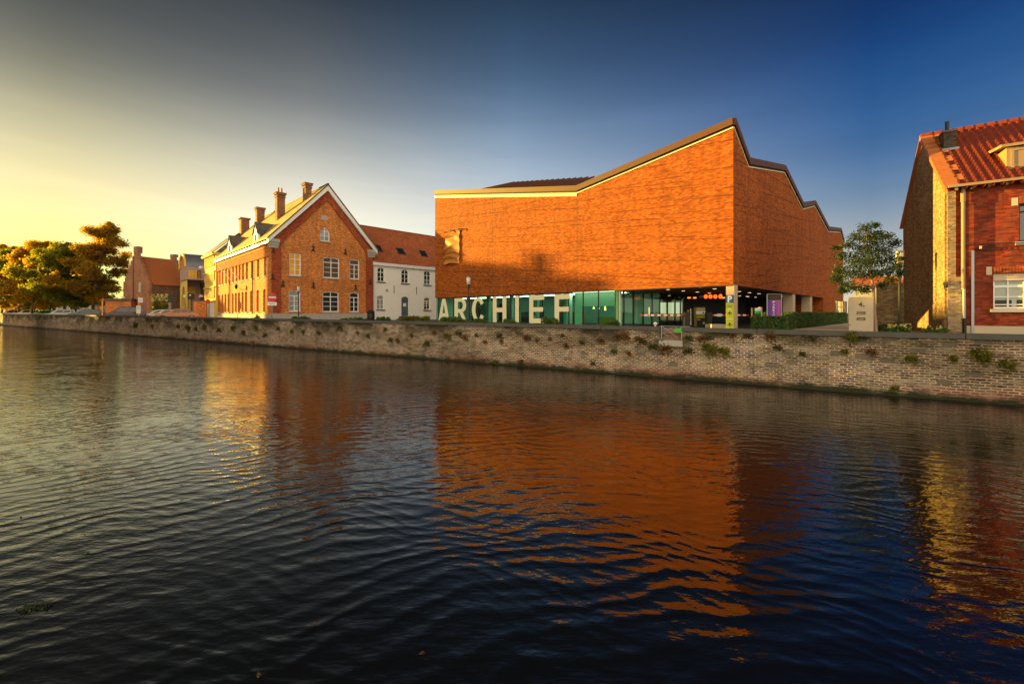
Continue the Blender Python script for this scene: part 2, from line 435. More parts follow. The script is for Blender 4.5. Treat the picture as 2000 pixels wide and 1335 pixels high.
K['door'] = plain('blue grey door paint', (.085, .12, .145), .5, var=.1)
K['bark'] = plain('bark', (.085, .055, .035), .9, var=.4, scale=6, bumpk=.5)
K['bark_pale'] = plain('pale bark', (.28, .18, .11), .8, var=.25, scale=8, bumpk=.3)
K['leaf_gold'] = leaf('golden green leaf', (.19, .16, .012), (.42, .25, .02), .70)
K['leaf_green'] = leaf('green leaf', (.09, .12, .010), (.24, .23, .02), .68)
K['leaf_dark'] = leaf('dark green leaf', (.018, .035, .010), (.045, .075, .018), .3)
K['leaf_hedge'] = leaf('hedge leaf', (.030, .075, .012), (.10, .18, .03), .3)
K['leaf_weed'] = leaf('weed leaf', (.055, .065, .012), (.13, .115, .03), .3)
K['leaf_rust'] = leaf('dry weed leaf', (.13, .060, .018), (.22, .11, .035), .3)
K['flower'] = leaf('yellow flower', (.50, .46, .12), (.60, .60, .28), .3)
K['blue_sign'] = plain('blue sign face', (.02, .10, .30), .4, var=.04, bumpk=0)
K['white_sign'] = plain('white sign face', (.82, .82, .80), .4, var=.03, bumpk=0)
K['lime_sign'] = plain('lime sign face', (.50, .56, .02), .45, var=.04, bumpk=0)
K['ink'] = plain('black ink', (.012, .014, .012), .5, bumpk=0)
K['red_sign'] = plain('red sign face', (.55, .025, .02), .4, var=.05, bumpk=0)
K['yellow_pole'] = plain('yellow pole paint', (.62, .38, .02), .4, var=.06, bumpk=0)
K['green_plate'] = plain('green plate', (.03, .50, .05), .4, var=.05, bumpk=0)
K['lamp_on'] = emit('lit downlight', (1, .74, .38), .75)
K['fill_room'] = emit('added room fill light', (1, .92, .72), 2.3)
K['fill_strip'] = emit('added strip fill light', (1, .88, .60), .9)
K['pendant_on'] = emit('lit pendant lamp', (1, .70, .16), 1.1)
K['red_on'] = emit('lit red symbol', (1, .06, .004), .42)
K['amber_on'] = emit('lit amber symbol', (1, .28, .03), .45)
K['lantern'] = glass('lantern glass', (.9, .85, .7), .12)
K['frost'] = plain('frosted lantern', (.72, .66, .55), .5, var=.05, bumpk=0)
K['mint'] = plain('mint green panel', (.58, .74, .62), .7, var=.08)
K['room_wall'] = plain('room wall', (.30, .55, .47), .8, var=.12)
K['ochre'] = plain('ochre desk board', (.34, .27, .05), .6, var=.1)
K['rubber'] = plain('tyre rubber', (.02, .02, .02), .8, var=.1)
K['chrome'] = plain('wheel rim metal', (.5, .5, .5), .3, .9, var=.05, bumpk=0)
K['car_glass'] = pane('car glass', (.02, .024, .026), 1.8)
K['pink_stone'] = plain('worn pink masonry', (.36, .21, .15), .85, var=.25, scale=2)
K['orange'] = plain('flare-tinted orange red', (.60, .10, .03), .5, bumpk=0)  # lens flare tint is mixed into this sign colour

# purple printed banner
m, nt, b = mat0('purple banner print'); uv = uvnode(nt)
tc = nd(nt, 'ShaderNodeTexCoord').outputs['Generated']
sx = nd(nt, 'ShaderNodeSeparateXYZ', {0: tc})
n_ = noise(nt, tc, 3.0, 3)
f_ = math_(nt, 'ADD', math_(nt, 'MULTIPLY', sx.outputs[0], .6), math_(nt, 'MULTIPLY', n_, .6))
nt.links.new(ramp(nt, f_, [(.25, (.07, .03, .30)), (.55, (.17, .045, .40)), (.85, (.42, .08, .42))]), b.inputs['Base Color'])
b.inputs['Roughness'].default_value = .5; K['banner'] = m

# crumpled wall hanging
K['board'] = plain('weathered board', (.34, .22, .11), .7, var=.2)
K['sheet'] = plain('ochre sheet', (.42, .15, .022), .6, 0.0, var=.12, bumpk=.1)

# canal wall masonry
def canal():
    m, nt, b = mat0('old canal masonry'); uv = uvnode(nt)
    wob = nd(nt, 'ShaderNodeTexNoise', {'Vector': uv, 'Scale': 1.1, 'Detail': 3.0})
    off = nd(nt, 'ShaderNodeVectorMath', {0: wob.outputs['Color'], 1: (.5, .5, .5)}, operation='SUBTRACT').outputs[0]
    off = nd(nt, 'ShaderNodeVectorMath', {0: off, 1: (.34, .17, 0)}, operation='MULTIPLY').outputs[0]
    v = nd(nt, 'ShaderNodeVectorMath', {0: uv, 1: off}, operation='ADD').outputs[0]
    br = nd(nt, 'ShaderNodeTexBrick', {'Vector': v, 'Color1': (.25, .095, .06), 'Color2': (.05, .032, .027), 'Mortar': (.60, .52, .41),
            'Scale': 1.0, 'Mortar Size': .026, 'Mortar Smooth': .35, 'Bias': .1, 'Brick Width': .28, 'Row Height': .098})
    col = br.outputs['Color']
    sx = nd(nt, 'ShaderNodeSeparateXYZ', {0: uv})
    # per-brick hue scatter
    cell = nd(nt, 'ShaderNodeTexWhiteNoise', {'Vector': nd(nt, 'ShaderNodeVectorMath', {0: v, 1: (.28, .098, 1)}, operation='SNAP').outputs[0]}, noise_dimensions='2D')
    col = mix(nt, 1.0, col, ramp(nt, cell.outputs['Value'], [(0, (.55, .5, .5)), (.5, (1, 1, 1)), (1, (1.45, 1.25, 1.1))]), 'MULTIPLY')
    # mortar smeared over the bricks
    sm = noise(nt, mapv(nt, uv, (.8, 1.6, 1)), 1.6, 7, .72)
    col = mix(nt, ramp(nt, sm, [(.47, 0.0), (.62, .85)]), col, (.47, .39, .29))
    # larger grey stones bedded in courses
    vo = nd(nt, 'ShaderNodeTexVoronoi', {'Vector': mapv(nt, v, (1.2, 2.9, 1)), 'Scale': 1.0}, distance='CHEBYCHEV')
    st = math_(nt, 'MULTIPLY', ramp(nt, vo.outputs['Distance'], [(.26, 1.0), (.30, 0.0)]), ramp(nt, nd(nt, 'ShaderNodeSeparateColor', {0: vo.outputs['Color']}).outputs[0], [(.62, 0.0), (.66, 1.0)]))
    col = mix(nt, st, col, (.22, .19, .155))
    # red patches low and at the right
    rp = noise(nt, mapv(nt, uv, (.25, 2.0, 1), loc=(3, 1, 0)), 1.0, 4, .6)
    lowband = ramp(nt, sx.outputs[1], [(.12, 1.0), (.62, 0.0)])
    col = mix(nt, math_(nt, 'MULTIPLY', ramp(nt, rp, [(.44, 0.0), (.56, .75)]), lowband), col, (.34, .085, .06))
    # dark growth under the coping and in patches, pale slime at the foot
    dk = noise(nt, mapv(nt, uv, (.35, .7, 1)), 1.0, 6, .68)
    topband = ramp(nt, sx.outputs[1], [(.52, 0.0), (.80, 1.0)])
    mr = nd(nt, 'ShaderNodeMapRange', {0: sx.outputs[1], 1: 1.1, 2: 2.6, 3: 0.0, 4: 1.0}).outputs[0]
    dkf = math_(nt, 'MULTIPLY', ramp(nt, dk, [(.38, 0.0), (.58, .92)]), math_(nt, 'ADD', math_(nt, 'MULTIPLY', mr, 1.0), .28))
    col = mix(nt, dkf, col, (.055, .048, .026))
    g2 = noise(nt, mapv(nt, uv, (.5, .9, 1), loc=(9, 4, 0)), 1.3, 6, .7)
    col = mix(nt, ramp(nt, g2, [(.56, 0.0), (.70, .6)]), col, (.15, .12, .04))
    tone = noise(nt, mapv(nt, uv, (.13, .5, 1), loc=(5, 2, 0)), 1.0, 4, .6)
    col = mix(nt, 1.0, col, ramp(nt, tone, [(.3, (.50, .46, .40)), (.5, (.95, .93, .90)), (.72, (1.15, 1.12, 1.1))]), 'MULTIPLY')
    damp = noise(nt, mapv(nt, uv, (1.1, .25, 1), loc=(2, 8, 0)), 1.0, 5, .65)
    col = mix(nt, ramp(nt, damp, [(.56, 0.0), (.72, .6)]), col, (.06, .055, .035))
    foot = nd(nt, 'ShaderNodeMapRange', {0: math_(nt, 'ADD', sx.outputs[1], math_(nt, 'MULTIPLY', math_(nt, 'SUBTRACT', sm, .5), .8)), 1: .10, 2: .34, 3: 1.0, 4: 0.0}).outputs[0]
    col = mix(nt, foot, col, (.035, .036, .02))
    nt.links.new(col, b.inputs['Base Color']); b.inputs['Roughness'].default_value = .9
    b.inputs['Specular IOR Level'].default_value = .2
    hgt = math_(nt, 'ADD', math_(nt, 'MULTIPLY', br.outputs['Fac'], -.7), math_(nt, 'MULTIPLY', noise(nt, uv, 14, 5, .7), .9))
    bump(nt, b, hgt, .7, .03)
    return m
K['canal'] = canal()

def water():
    m, nt, b = mat0('canal water')
    P = nd(nt, 'ShaderNodeTexCoord').outputs['Object']
    b.inputs['Base Color'].default_value = (.006, .006, .004, 1); b.inputs['Roughness'].default_value = .015
    b.inputs['IOR'].default_value = 1.62
    sp = nd(nt, 'ShaderNodeSeparateXYZ', {0: P})
    warp = nd(nt, 'ShaderNodeTexNoise', {'Vector': mapv(nt, P, (.45, .45, 1)), 'Scale': 1.0, 'Detail': 2.0})
    warp = nd(nt, 'ShaderNodeVectorMath', {0: nd(nt, 'ShaderNodeVectorMath', {0: warp.outputs['Color'], 1: (.5, .5, .5)}, operation='SUBTRACT').outputs[0], 1: (1.5, 1.5, 0)}, operation='MULTIPLY').outputs[0]
    Pw = nd(nt, 'ShaderNodeVectorMath', {0: P, 1: warp}, operation='ADD').outputs[0]
    def rings(cx, cy, lam):
        d = nd(nt, 'ShaderNodeVectorMath', {0: Pw, 1: (cx, cy, 0)}, operation='DISTANCE').outputs['Value']
        s1 = math_(nt, 'SINE', math_(nt, 'MULTIPLY', d, 2*math.pi/lam))
        return math_(nt, 'ADD', s1, math_(nt, 'MULTIPLY', math_(nt, 'MULTIPLY', s1, s1), .45))
    # calm and ruffled patches
    wind = ramp(nt, noise(nt, mapv(nt, P, (.09, .13, 1), loc=(1.7, 0, 0)), 1.0, 3, .5), [(.34, .25), (.62, 1.0)])
    m1 = ramp(nt, noise(nt, mapv(nt, P, (.35, .5, 1), loc=(3, 5, 0)), 1.0, 2, .5), [(.32, .2), (.6, 1.0)])
    m2 = ramp(nt, noise(nt, mapv(nt, P, (.4, .6, 1), loc=(8, 2, 0)), 1.0, 2, .5), [(.36, .1), (.62, 1.0)])
    r1 = math_(nt, 'MULTIPLY', rings(3.0, -4.0, .38), m1)
    r2 = math_(nt, 'MULTIPLY', rings(-7.0, -9.0, .24), m2)
    w1 = noise(nt, mapv(nt, P, (.9, 2.2, 1), R(14)), 1.0, 2, .5)
    w2 = noise(nt, mapv(nt, P, (2.6, 6.0, 1), R(24)), 1.0, 2.5, .55)
    w3 = noise(nt, mapv(nt, P, (7, 12, 1), R(-12)), 1.0, 2, .6)
    h = math_(nt, 'ADD', math_(nt, 'MULTIPLY', r1, .0028), math_(nt, 'MULTIPLY', r2, .0013))
    h = math_(nt, 'ADD', h, math_(nt, 'MULTIPLY', w1, .014))
    h = math_(nt, 'ADD', h, math_(nt, 'MULTIPLY', math_(nt, 'ADD', math_(nt, 'MULTIPLY', w2, .013), math_(nt, 'MULTIPLY', w3, .0045)), wind))
    bump(nt, b, h, 1.0, 1.0)
    return m
K['water'] = water()

def ground():
    m, nt, b = mat0('street paving'); P = nd(nt, 'ShaderNodeTexCoord').outputs['Object']
    br = nd(nt, 'ShaderNodeTexBrick', {'Vector': P, 'Color1': (.14, .125, .105), 'Color2': (.10, .09, .08), 'Mortar': (.06, .055, .05), 'Scale': 1.0,
            'Mortar Size': .012, 'Brick Width': .3, 'Row Height': .3})
    c = mix(nt, 1.0, br.outputs['Color'], ramp(nt, noise(nt, P, .4, 5, .6), [(.3, .7), (.7, 1.25)]), 'MULTIPLY')
    nt.links.new(c, b.inputs['Base Color']); b.inputs['Roughness'].default_value = .85
    bump(nt, b, br.outputs['Fac'], .3, .01)
    return m
K['ground'] = ground()
def carpaint(name, col, metal=.2):
    m, nt, b = mat0(name); b.inputs['Base Color'].default_value = (*col, 1); b.inputs['Roughness'].default_value = .32
    b.inputs['Metallic'].default_value = metal; b.inputs['Coat Weight'].default_value = .6; b.inputs['Coat Roughness'].default_value = .05
    return m
# ------------------------------------------------------------------ shared builders
def opening(u0, u1, z0, z1, rise=0.0, n=6, point=False):
    if u0 > u1: u0, u1 = u1, u0
    if rise <= 0: return [(u0, z0), (u1, z0), (u1, z1), (u0, z1)]
    if point:
        return [(u0, z0), (u1, z0), (u1, z1-rise), ((u0*1+u1*3)/4, z1-rise*.38), ((u0+u1)/2, z1), ((u0*3+u1)/4, z1-rise*.38), (u0, z1-rise)]
    pts = [(u0, z0), (u1, z0)]
    for i in range(n+1):
        t = i/n; pts.append((u1+(u0-u1)*t, z1-rise*(1-(1-(2*t-1)**2))*1.0 if False else z1-rise*(2*t-1)**2))
    return pts
def inset(poly, d):
    us = [p[0] for p in poly]; zs = [p[1] for p in poly]
    cu = (min(us)+max(us))/2; cz = (min(zs)+max(zs))/2; hu = (max(us)-min(us))/2; hz = (max(zs)-min(zs))/2
    return [(cu+(u-cu)*(hu-d)/hu, cz+(z-cz)*(hz-d)/hz) for u, z in poly]
def window(parent, F, poly, v=-.16, glass_='pane', vm=(), hm=(), sill=True, frame='white', fw=.10, silmat='stone', v0=0, name='window', sillout=.12):
    us = [p[0] for p in poly]; zs = [p[1] for p in poly]
    u0, u1, z0, z1 = min(us), max(us), min(zs), max(zs)
    mb = MB(); inn = inset(poly, fw); n = len(poly)
    for i in range(n):
        j = (i+1) % n
        mb.prism([F.p(poly[i][0], v, poly[i][1]), F.p(poly[j][0], v, poly[j][1]), F.p(inn[j][0], v, inn[j][1]), F.p(inn[i][0], v, inn[i][1])], F.n*-.07)
    W = u1-u0; H = z1-z0
    for f, a, b, t in vm: mb.box(F, u0+W*f-t/2, u0+W*f+t/2, v-.065, v-.003, z0+fw*.5+(H-fw)*a, z0+fw*.5+(H-fw)*b)
    for g, t in hm: mb.box(F, u0+fw*.5, u1-fw*.5, v-.066, v-.001, z0+H*g-t/2, z0+H*g+t/2)
    o = mb.build(name, K[frame], parent)
    pm = MB(); e = inset(poly, fw*.5); pm.poly([F.p(u, v-.05, z) for u, z in e]); pm.build('pane', K[glass_], o)
    if sill:
        MB().box(F, u0-.12, u1+.12, v0-.05, v0+sillout, z0-.16, z0-.012).build('sill', K[silmat], o)
    return o
def rect_px(F, x0, x1, y0, y1, v=0):
    u0 = F.u(x0, v); u1 = F.u(x1, v); xm = (x0+x1)/2
    return min(u0, u1), max(u0, u1), F.z(xm, y1, v), F.z(xm, y0, v)
CROSS3 = ([(.5, 0, .72, .10), (.5, .72, 1, .06)], [(.72, .10), (.36, .05)])

# ------------------------------------------------------------------ setting: water, street
wb = MB(); wb.poly([CW.p(-420, -.0, 0), CW.p(140, 0, 0), CW.p(140, 260, 0), CW.p(-420, 260, 0)])
wo = wb.build('water', K['water']); tag(wo, kind='structure')
gb = MB(); gb.poly([CW.p(-1500, -.25, G), CW.p(900, -.25, G), CW.p(900, -2500, G), CW.p(-1500, -2500, G)])
go = gb.build('ground', K['ground']); tag(go, kind='structure')

# ------------------------------------------------------------------ canal wall
def coping_z(s):
    pts = [(-180, 3.22), (-75, 3.0), (-32, 2.82), (0, 2.66), (9, 2.62), (14, 2.56), (22, 2.53), (60, 2.5)]
    for (a, za), (b, zb) in zip(pts[:-1], pts[1:]):
        if s <= b: return za+(zb-za)*(s-a)/(b-a)
    return pts[-1][1]
t = thing('canal_wall', 'long weathered brick canal wall with dark bluestone coping along the water', 'wall', CW.p(0, 0, 0))
N0, N1 = CW.u(1290), CW.u(1333)             # notch with the gate
zn = 1.93                                    # notch sill
me_v = []; me_f = []
ss = []; s_ = -180.0
while s_ < 45:
    ss.append(s_); s_ += .45 if s_ > -14 else (1.2 if s_ > -60 else 4)
ss = sorted([x for x in ss if abs(x-N0) > .2 and abs(x-N1) > .2]+[N0, N1])
from mathutils import noise as MN
mb = MB(); NZ = 14
def wallp(s, k):
    zt = coping_z(s)-.2
    if N0 < s < N1: zt = zn-.3
    z = -.25+(zt+.25)*k/NZ
    v = .045*MN.noise(Vector((s*.8, z*1.3, 1.7)))+.03*MN.noise(Vector((s*3.1, z*4, .3)))+(.10*(1-z/2.4))
    return CW.p(s, v, z)
def seg(sa, sb):
    vs = []; 
    for q, s in enumerate((sa, sb)):
        notch = (sa >= N0-1e-6 and sb <= N1+1e-6)
        for k in range(NZ+1):
            zt = zn-.3 if notch else coping_z(s)-.2
            z = -.25+(zt+.25)*k/NZ
            v = .045*MN.noise(Vector((s*.8, z*1.3, 1.7)))+.03*MN.noise(Vector((s*3.1, z*4, .3)))+(.10*(1-z/2.4))
            vs.append(CW.p(s, v, z))
    mb.mesh(vs, [(k, NZ+1+k, NZ+2+k, k+1) for k in range(NZ)], True)
for a, b in zip(ss[:-1], ss[1:]): seg(a, b)
mb.box(CW, -180, N0, -.5, -.02, 1.2, 2.2); mb.box(CW, N1, 45, -.5, -.02, 1.2, 2.2)
mb.box(CW, N0-.02, N0, -.45, .03, zn-.3, 2.4); mb.box(CW, N1, N1+.02, -.45, .03, zn-.3, 2.4)
mb.build('masonry', K['canal'], t, uvf=lambda p: ((p-CW.o).dot(CW.d), p.z))
mb = MB(); s_ = -170.0
while s_ < 44:
    ln = random.uniform(3.2, 4.4) if s_ > -60 else 8
    e_ = min(s_+ln, 44)
    if s_ < N0 < e_: e_ = N0
    if N0-1e-4 <= s_ < N1: s_ = N1; e_ = s_+ln
    za, zb = coping_z(s_+.02), coping_z(e_)
    dv = random.uniform(-.012, .012); dz = random.uniform(-.008, .008)
    P = [CW.p(s_+.012, -.5, za-.2+dz), CW.p(e_-.012, -.5, zb-.2+dz), CW.p(e_-.012, .11+dv, zb-.2+dz), CW.p(s_+.012, .11+dv, za-.2+dz)]
    mb.prism(P, (0, 0, .2)); s_ = e_
mb.build('coping', K['bluestone'], t)
MB().box(CW, N0-.05, N1+.02, -.5, .16, zn-.3, zn).build('landing_slab', K['stone'], t)
MB().box(CW, N0, N1, -.62, -.5, zn, 2.5).build('recess_panel', K['pink_stone'], t)
# gate in the notch
g = thing('canal_gate', 'low metal gate of crossed bars closing a gap in the canal wall', 'gate', CW.p((N0+N1)/2, .02, zn))
mb = MB(); zt = coping_z(N0)+.03; zb = zn+.06
mb.cyl(CW.p(N0+.06, .03, zn), CW.p(N0+.06, .03, zt), .03); mb.cyl(CW.p(N1-.04, .03, zn), CW.p(N1-.04, .03, zt), .025)
mb.cyl(CW.p(N0-.02, .03, zt), CW.p(N1+.35, .03, zt-.015), .022)
mb.build('frame', K['grey_metal'], g)
mb = MB(); L = N1-N0
for (a, za, b, zb_) in ((.08, 1, .78, .18), (.62, 1, .12, .52), (.62, 1, 1, .62), (.12, .52, .36, .28), (.36, .28, .1, .1)):
    mb.cyl(CW.p(N0+L*a, .03, zn+(zt-zn)*za), CW.p(N0+L*b, .03, zn+(zt-zn)*zb_), .018)
mb.build('cross_bars', K['grey_metal'], g)
MB().prism([CW.p(N1-.42, .06, zt-.2), CW.p(N1-.03, .06, zt-.05), CW.p(N1-.03, .06, zt-.3), CW.p(N1-.36, .06, zt-.3)], CW.n*.012).build('green_plate', K['green_plate'], g)

# ------------------------------------------------------------------ archive building
t = thing('archive_building', 'large angular orange brick building with folded roof and glass ground floor', 'building', Vector((C0[0], C0[1], G)))
ARC = t
ZB = E+1.80                                  # underside of the brick volume
uL = FA.u(850); uK = FA.u(1127)
zTop = lambda px, py: FA.z(px, py)
zC, zKk, zL = FA.z(1432, 247), FA.z(1127, 379), FA.z(850, 384)
side_px = [(1434, 246), (1461, 322), (1531, 334), (1567, 406), (1590, 400), (1617, 450), (1641, 452)]
sidetop = [(0, zC)]+[SA.uz(*p) for p in side_px[1:]]
uEnd = sidetop[-1][0]+3.0
sidetop.append((uEnd, sidetop[-1][1]-1.3))
uCol2 = SA.u(1608)
mb = MB()
uR = FA.u(1207)
front = [(0, ZB), (uL, ZB), (uL, zL), (uK, zKk), (0, zC)]
mb.wall(FA, front, [])
side = [(0, ZB), (uCol2, ZB), (uCol2, G), (uEnd, G)]+sidetop[::-1]
w0, w1, wz0, wz1 = rect_px(SA, 1632, 1654, 587, 611)
mb.wall(SA, side, [opening(w0, w1, wz0, wz1)])
mb.prism([FA.p(uL, 0, ZB), FA.p(uL, -12, ZB), FA.p(uL, -12, zL), FA.p(uL, 0, zL)], DA*.02)
mb.box(SA, uCol2-.02, uCol2, -3, -.0, G, ZB)
mb.build('brick_wall', K['brick_archive'], t)
# expansion joints
mb = MB()
for px in (962, 1127): mb.box(FA, FA.u(px)-.015, FA.u(px)+.015, .001, .004, ZB+.02, FA.z(px, 384)-.1)
mb.box(SA, SA.u(1461)-.02, SA.u(1461)+.02, .001, .004, ZB+.02, SA.z(1461, 330))
mb.box(SA, SA.u(1566)-.02, SA.u(1566)+.02, .001, .004, ZB+.02, SA.z(1566, 415))
mb.each('expansion_joint', K['dark'], t)
# soffit and floor of the open corner
mb = MB(); mb.prism([FA.p(-.0+.12, -.12, ZB), FA.p(uL, -.12, ZB), FA.p(uL, -30, ZB), SA.p(uEnd, -12, ZB), SA.p(uEnd, -.12, ZB)], (0, 0, .3))
mb.build('soffit', K['soffit'], t)
mb = MB(); mb.box(FA, .05, uL, -.35, -.02, ZB-.045, ZB-.005); mb.build('edge_trim', K['bronze'], t)
# roof: rows of a folded sheet
def zi(pts, x):
    for (a, za), (b, zb) in zip(pts[:-1], pts[1:]):
        if x <= b: return za+(zb-za)*(x-a)/(b-a)
    return pts[-1][1]
ft = [(0, FA.z(1432, 232)), (uK, FA.z(1127, 364)), (uL, FA.z(850, 373))]
stp = [(u, z+.42) for u, z in sidetop]; stp[0] = (0, ft[0][1])
us = [0, uK*.5, uK, (uK+uL)/2, uL]
u1_ = stp[2][0]; zr = {0: stp[2][1], uL: 0}
pr = lambda px, py: None
def rz(ua):                                   # height of the ridge behind, u along A
    return stp[2][1]+(ua/uL)*6.0 if ua < uK else stp[2][1]+(ua/uL)*5.3
def roofz(ua, k):
    if k == 0: return zi(ft, ua)
    if k == 1: return zi(ft, ua)-.0 if ua >= uK else stp[1][1]*(1-ua/uK)+ft[1][1]*(ua/uK)
    base = stp[k][1]
    if k == 2: return rz(ua)
    return base+ua*.06
mb = MB()
vs = []; 
cols = list(range(len(stp)))
for ua in us:
    for k in cols:
        P = FA.p(ua, 0, 0)+DB*stp[k][0]; vs.append(Vector((P.x, P.y, roofz(ua, k))))
nc = len(cols); fs = []
for i in range(len(us)-1):
    for k in range(nc-1):
        a = i*nc+k; fs += [(a, a+1, a+nc+1), (a, a+nc+1, a+nc)]
mb.mesh(vs, fs)
mb.build('roof', K['copper'], t)
# standing seams on the fold that shows above the left eave
mb = MB(); n_ = 24
for i in range(n_):
    ua = uK+.1+(uL-uK-.2)*i/(n_-1)
    p0 = FA.p(ua, -.3, zi(ft, ua)+.03); P = FA.p(ua, 0, 0)+DB*stp[1][0]; p1 = Vector((P.x, P.y, roofz(ua, 1)+.04)); 
    Q = FA.p(ua, 0, 0)+DB*stp[2][0]; p2 = Vector((Q.x, Q.y, rz(ua)+.05))
    for a, b in ((p1, p2),):
        mb.prism([a-DA*.07, a+DA*.07, b+DA*.07, b-DA*.07], (0, 0, .22))
mb.build('standing_seam', K['bronze'], t)
# fascia, dark gap and pale reveal along the roof edges
def edge(F, pts, mbF, mbS, mbG, flat):
    for (a, za), (b, zb) in zip(pts[:-1], pts[1:]):
        h = .40; s = .30 if flat(a, b) else .08
        q = lambda lo, hi, v0, v1, M: M.fpoly(F, [(a, za+lo), (b, zb+lo), (b, zb+hi), (a, za+hi)], v0, v1)
        q(-h, .04, -.45, .16, mbF)
        q(-h-.12, -h+.002, -.3, .03, mbG)
        q(-h-.12-s, -h-.121, -.3, .055, mbS)
mf, ms_, mg = MB(), MB(), MB()
edge(FA, ft, mf, ms_, mg, lambda a, b: a > 1)
edge(SA, [(max(u, .0), z) for u, z in stp], mf, ms_, mg, lambda a, b: False)
mf.build('roof_fascia', K['bronze'], t); ms_.build('reveal_strip', K['pale_strip'], t); mg.build('shadow_gap', K['dark'], t)
# side window of the archive
window(t, SA, opening(w0, w1, wz0, wz1), v=-.2, glass_='pane_pale', vm=[(.33, 0, 1, .12), (.66, 0, 1, .12)], hm=[(.5, .08)], sill=False, frame='grey_metal', name='side_window')
# front glazing : mullions and panes
GZ0, GZ1 = G+.12, ZB-.05
gv = -.10
mul = [855, 868, 884, 898, 915, 931, 949, 962, 981, 995, 1012, 1032, 1057, 1083, 1109, 1137, 1167, 1200, 1207]
gp = MB(); gp.poly([FA.p(uR, gv, GZ0), FA.p(uL-.05, gv, GZ0), FA.p(uL-.05, gv, GZ1), FA.p(uR, gv, GZ1)]); gp.build('front_glazing', K['glass_green'], t)
mb = MB()
for px in mul:
    u = FA.u(px); mb.box(FA, u-.025, u+.025, gv-.10, gv+.012, GZ0, GZ1)
mb.box(FA, uR, uL, gv-.12, gv+.02, G, GZ0); mb.build('glazing_mullion', K['dark'], t)
# glazing that turns in beside the entrance
FR = Fr(FA.p(uR, gv, 0).xy, DB, (.7141, -.7000)); wIn = FR.u(1338)
gp = MB(); gp.poly([FR.p(.02, 0, GZ0), FR.p(wIn, 0, GZ0), FR.p(wIn, 0, GZ1), FR.p(.02, 0, GZ1)]); gp.build('side_glazing', K['glass_clear'], t)
mb = MB()
for px in (1212, 1219, 1238, 1257, 1274, 1289, 1304, 1319, 1330, 1338):
    u = FR.u(px); mb.box(FR, u-.03, u+.03, -.12, .03, G, GZ1)
mb.each('side_mullion', K['dark'], t)
MB().box(FR, .0, .28, -.25, .06, G, GZ1).build('corner_post', K['mint'], t)
# rooms behind the glass
mb = MB()
mb.box(FA, uR+.1, uL, -7.2, -7.0, G, ZB-.02); mb.box(FA, uL-.06, uL-.01, -7, -.3, G, ZB-.02)
mb.build('room_wall', K['room_wall'], t)
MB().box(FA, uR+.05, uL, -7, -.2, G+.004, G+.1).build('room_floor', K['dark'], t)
mb = MB()
uA, uB = FA.u(1113), FA.u(1203)
mb.box(FA, uB, uA, -.85, -.7, FA.z(1160, 598, -.7), ZB-.03)
mb.box(FA, FA.u(1125), uA, -.86, -.71, G+.1, FA.z(1160, 598, -.7)); mb.box(FA, uB, FA.u(1195), -.86, -.71, G+.1, FA.z(1160, 598, -.7))
mb.each('mint_panel', K['mint'], t)
MB().box(FA, FA.u(1184), FA.u(1149), -1.7, -1.2, G+.1, FA.z(1165, 619, -1.2)).build('reception_desk', K['ochre'], t)
mb = MB(); 
mb.box(FA, FA.u(1022), FA.u(1012), -2.2, -1.6, G+.1, FA.z(1015, 617, -1.6)); mb.box(FA, FA.u(1075), FA.u(1066), -3.2, -2.6, G+.1, ZB-.1)
mb.each('cabinet', K['mint'], t)
rq = random.Random(4); shs = MB(); shb = MB()
for i in range(13):
    u = uR+5.6+i*1.35; v = -rq.uniform(2.4, 6.4); h = rq.choice((1.1, 1.3, 2.1, 2.3)); w_ = rq.uniform(.5, 1.1)
    (shs if i % 3 else shb).box(FA, u, u+w_, v-.5, v, G+.1, G+.1+h)
shs.each('bookcase', K['dark'], t); shb.each('bookcase', K['ochre'], t)
pc = MB()
for i in range(5): pc.box(FA, uR+6.2+i*3.4, uR+6.5+i*3.4, -2.0, -1.7, G, ZB-.02)
pc.each('room_column', K['room_wall'], t)
mb = MB()
for i in range(9): mb.box(FA, uR+1.2+i*2.4, uR+2.8+i*2.4, -3.4, -2.6, ZB-.10, ZB-.04)
mb.each('room_fill_lamp', K['fill_room'], t)  # ceiling panels added to brighten the room behind the glass
MB().box(FA, uB+.1, uA-.1, -.55, -.25, ZB-.08, ZB-.055).build('strip_fill_lamp', K['fill_strip'], t)  # added to light the fronts of the mint panels
mb = MB()
for px, y0, y1 in ((1156, 567, 584), (1176, 567, 583), (1191, 568, 574), (1157, 599, 603), (1168, 600, 603), (1182, 598, 606)):
    u = FA.u(px, -1.0); mb.cyl(FA.p(u, -1.0-.1*(px % 3), FA.z(px, y1, -1)), FA.p(u, -1.0-.1*(px % 3), FA.z(px, y0, -1)), .09, .05, 8)
mb.each('pendant_lamp', K['pendant_on'], t)
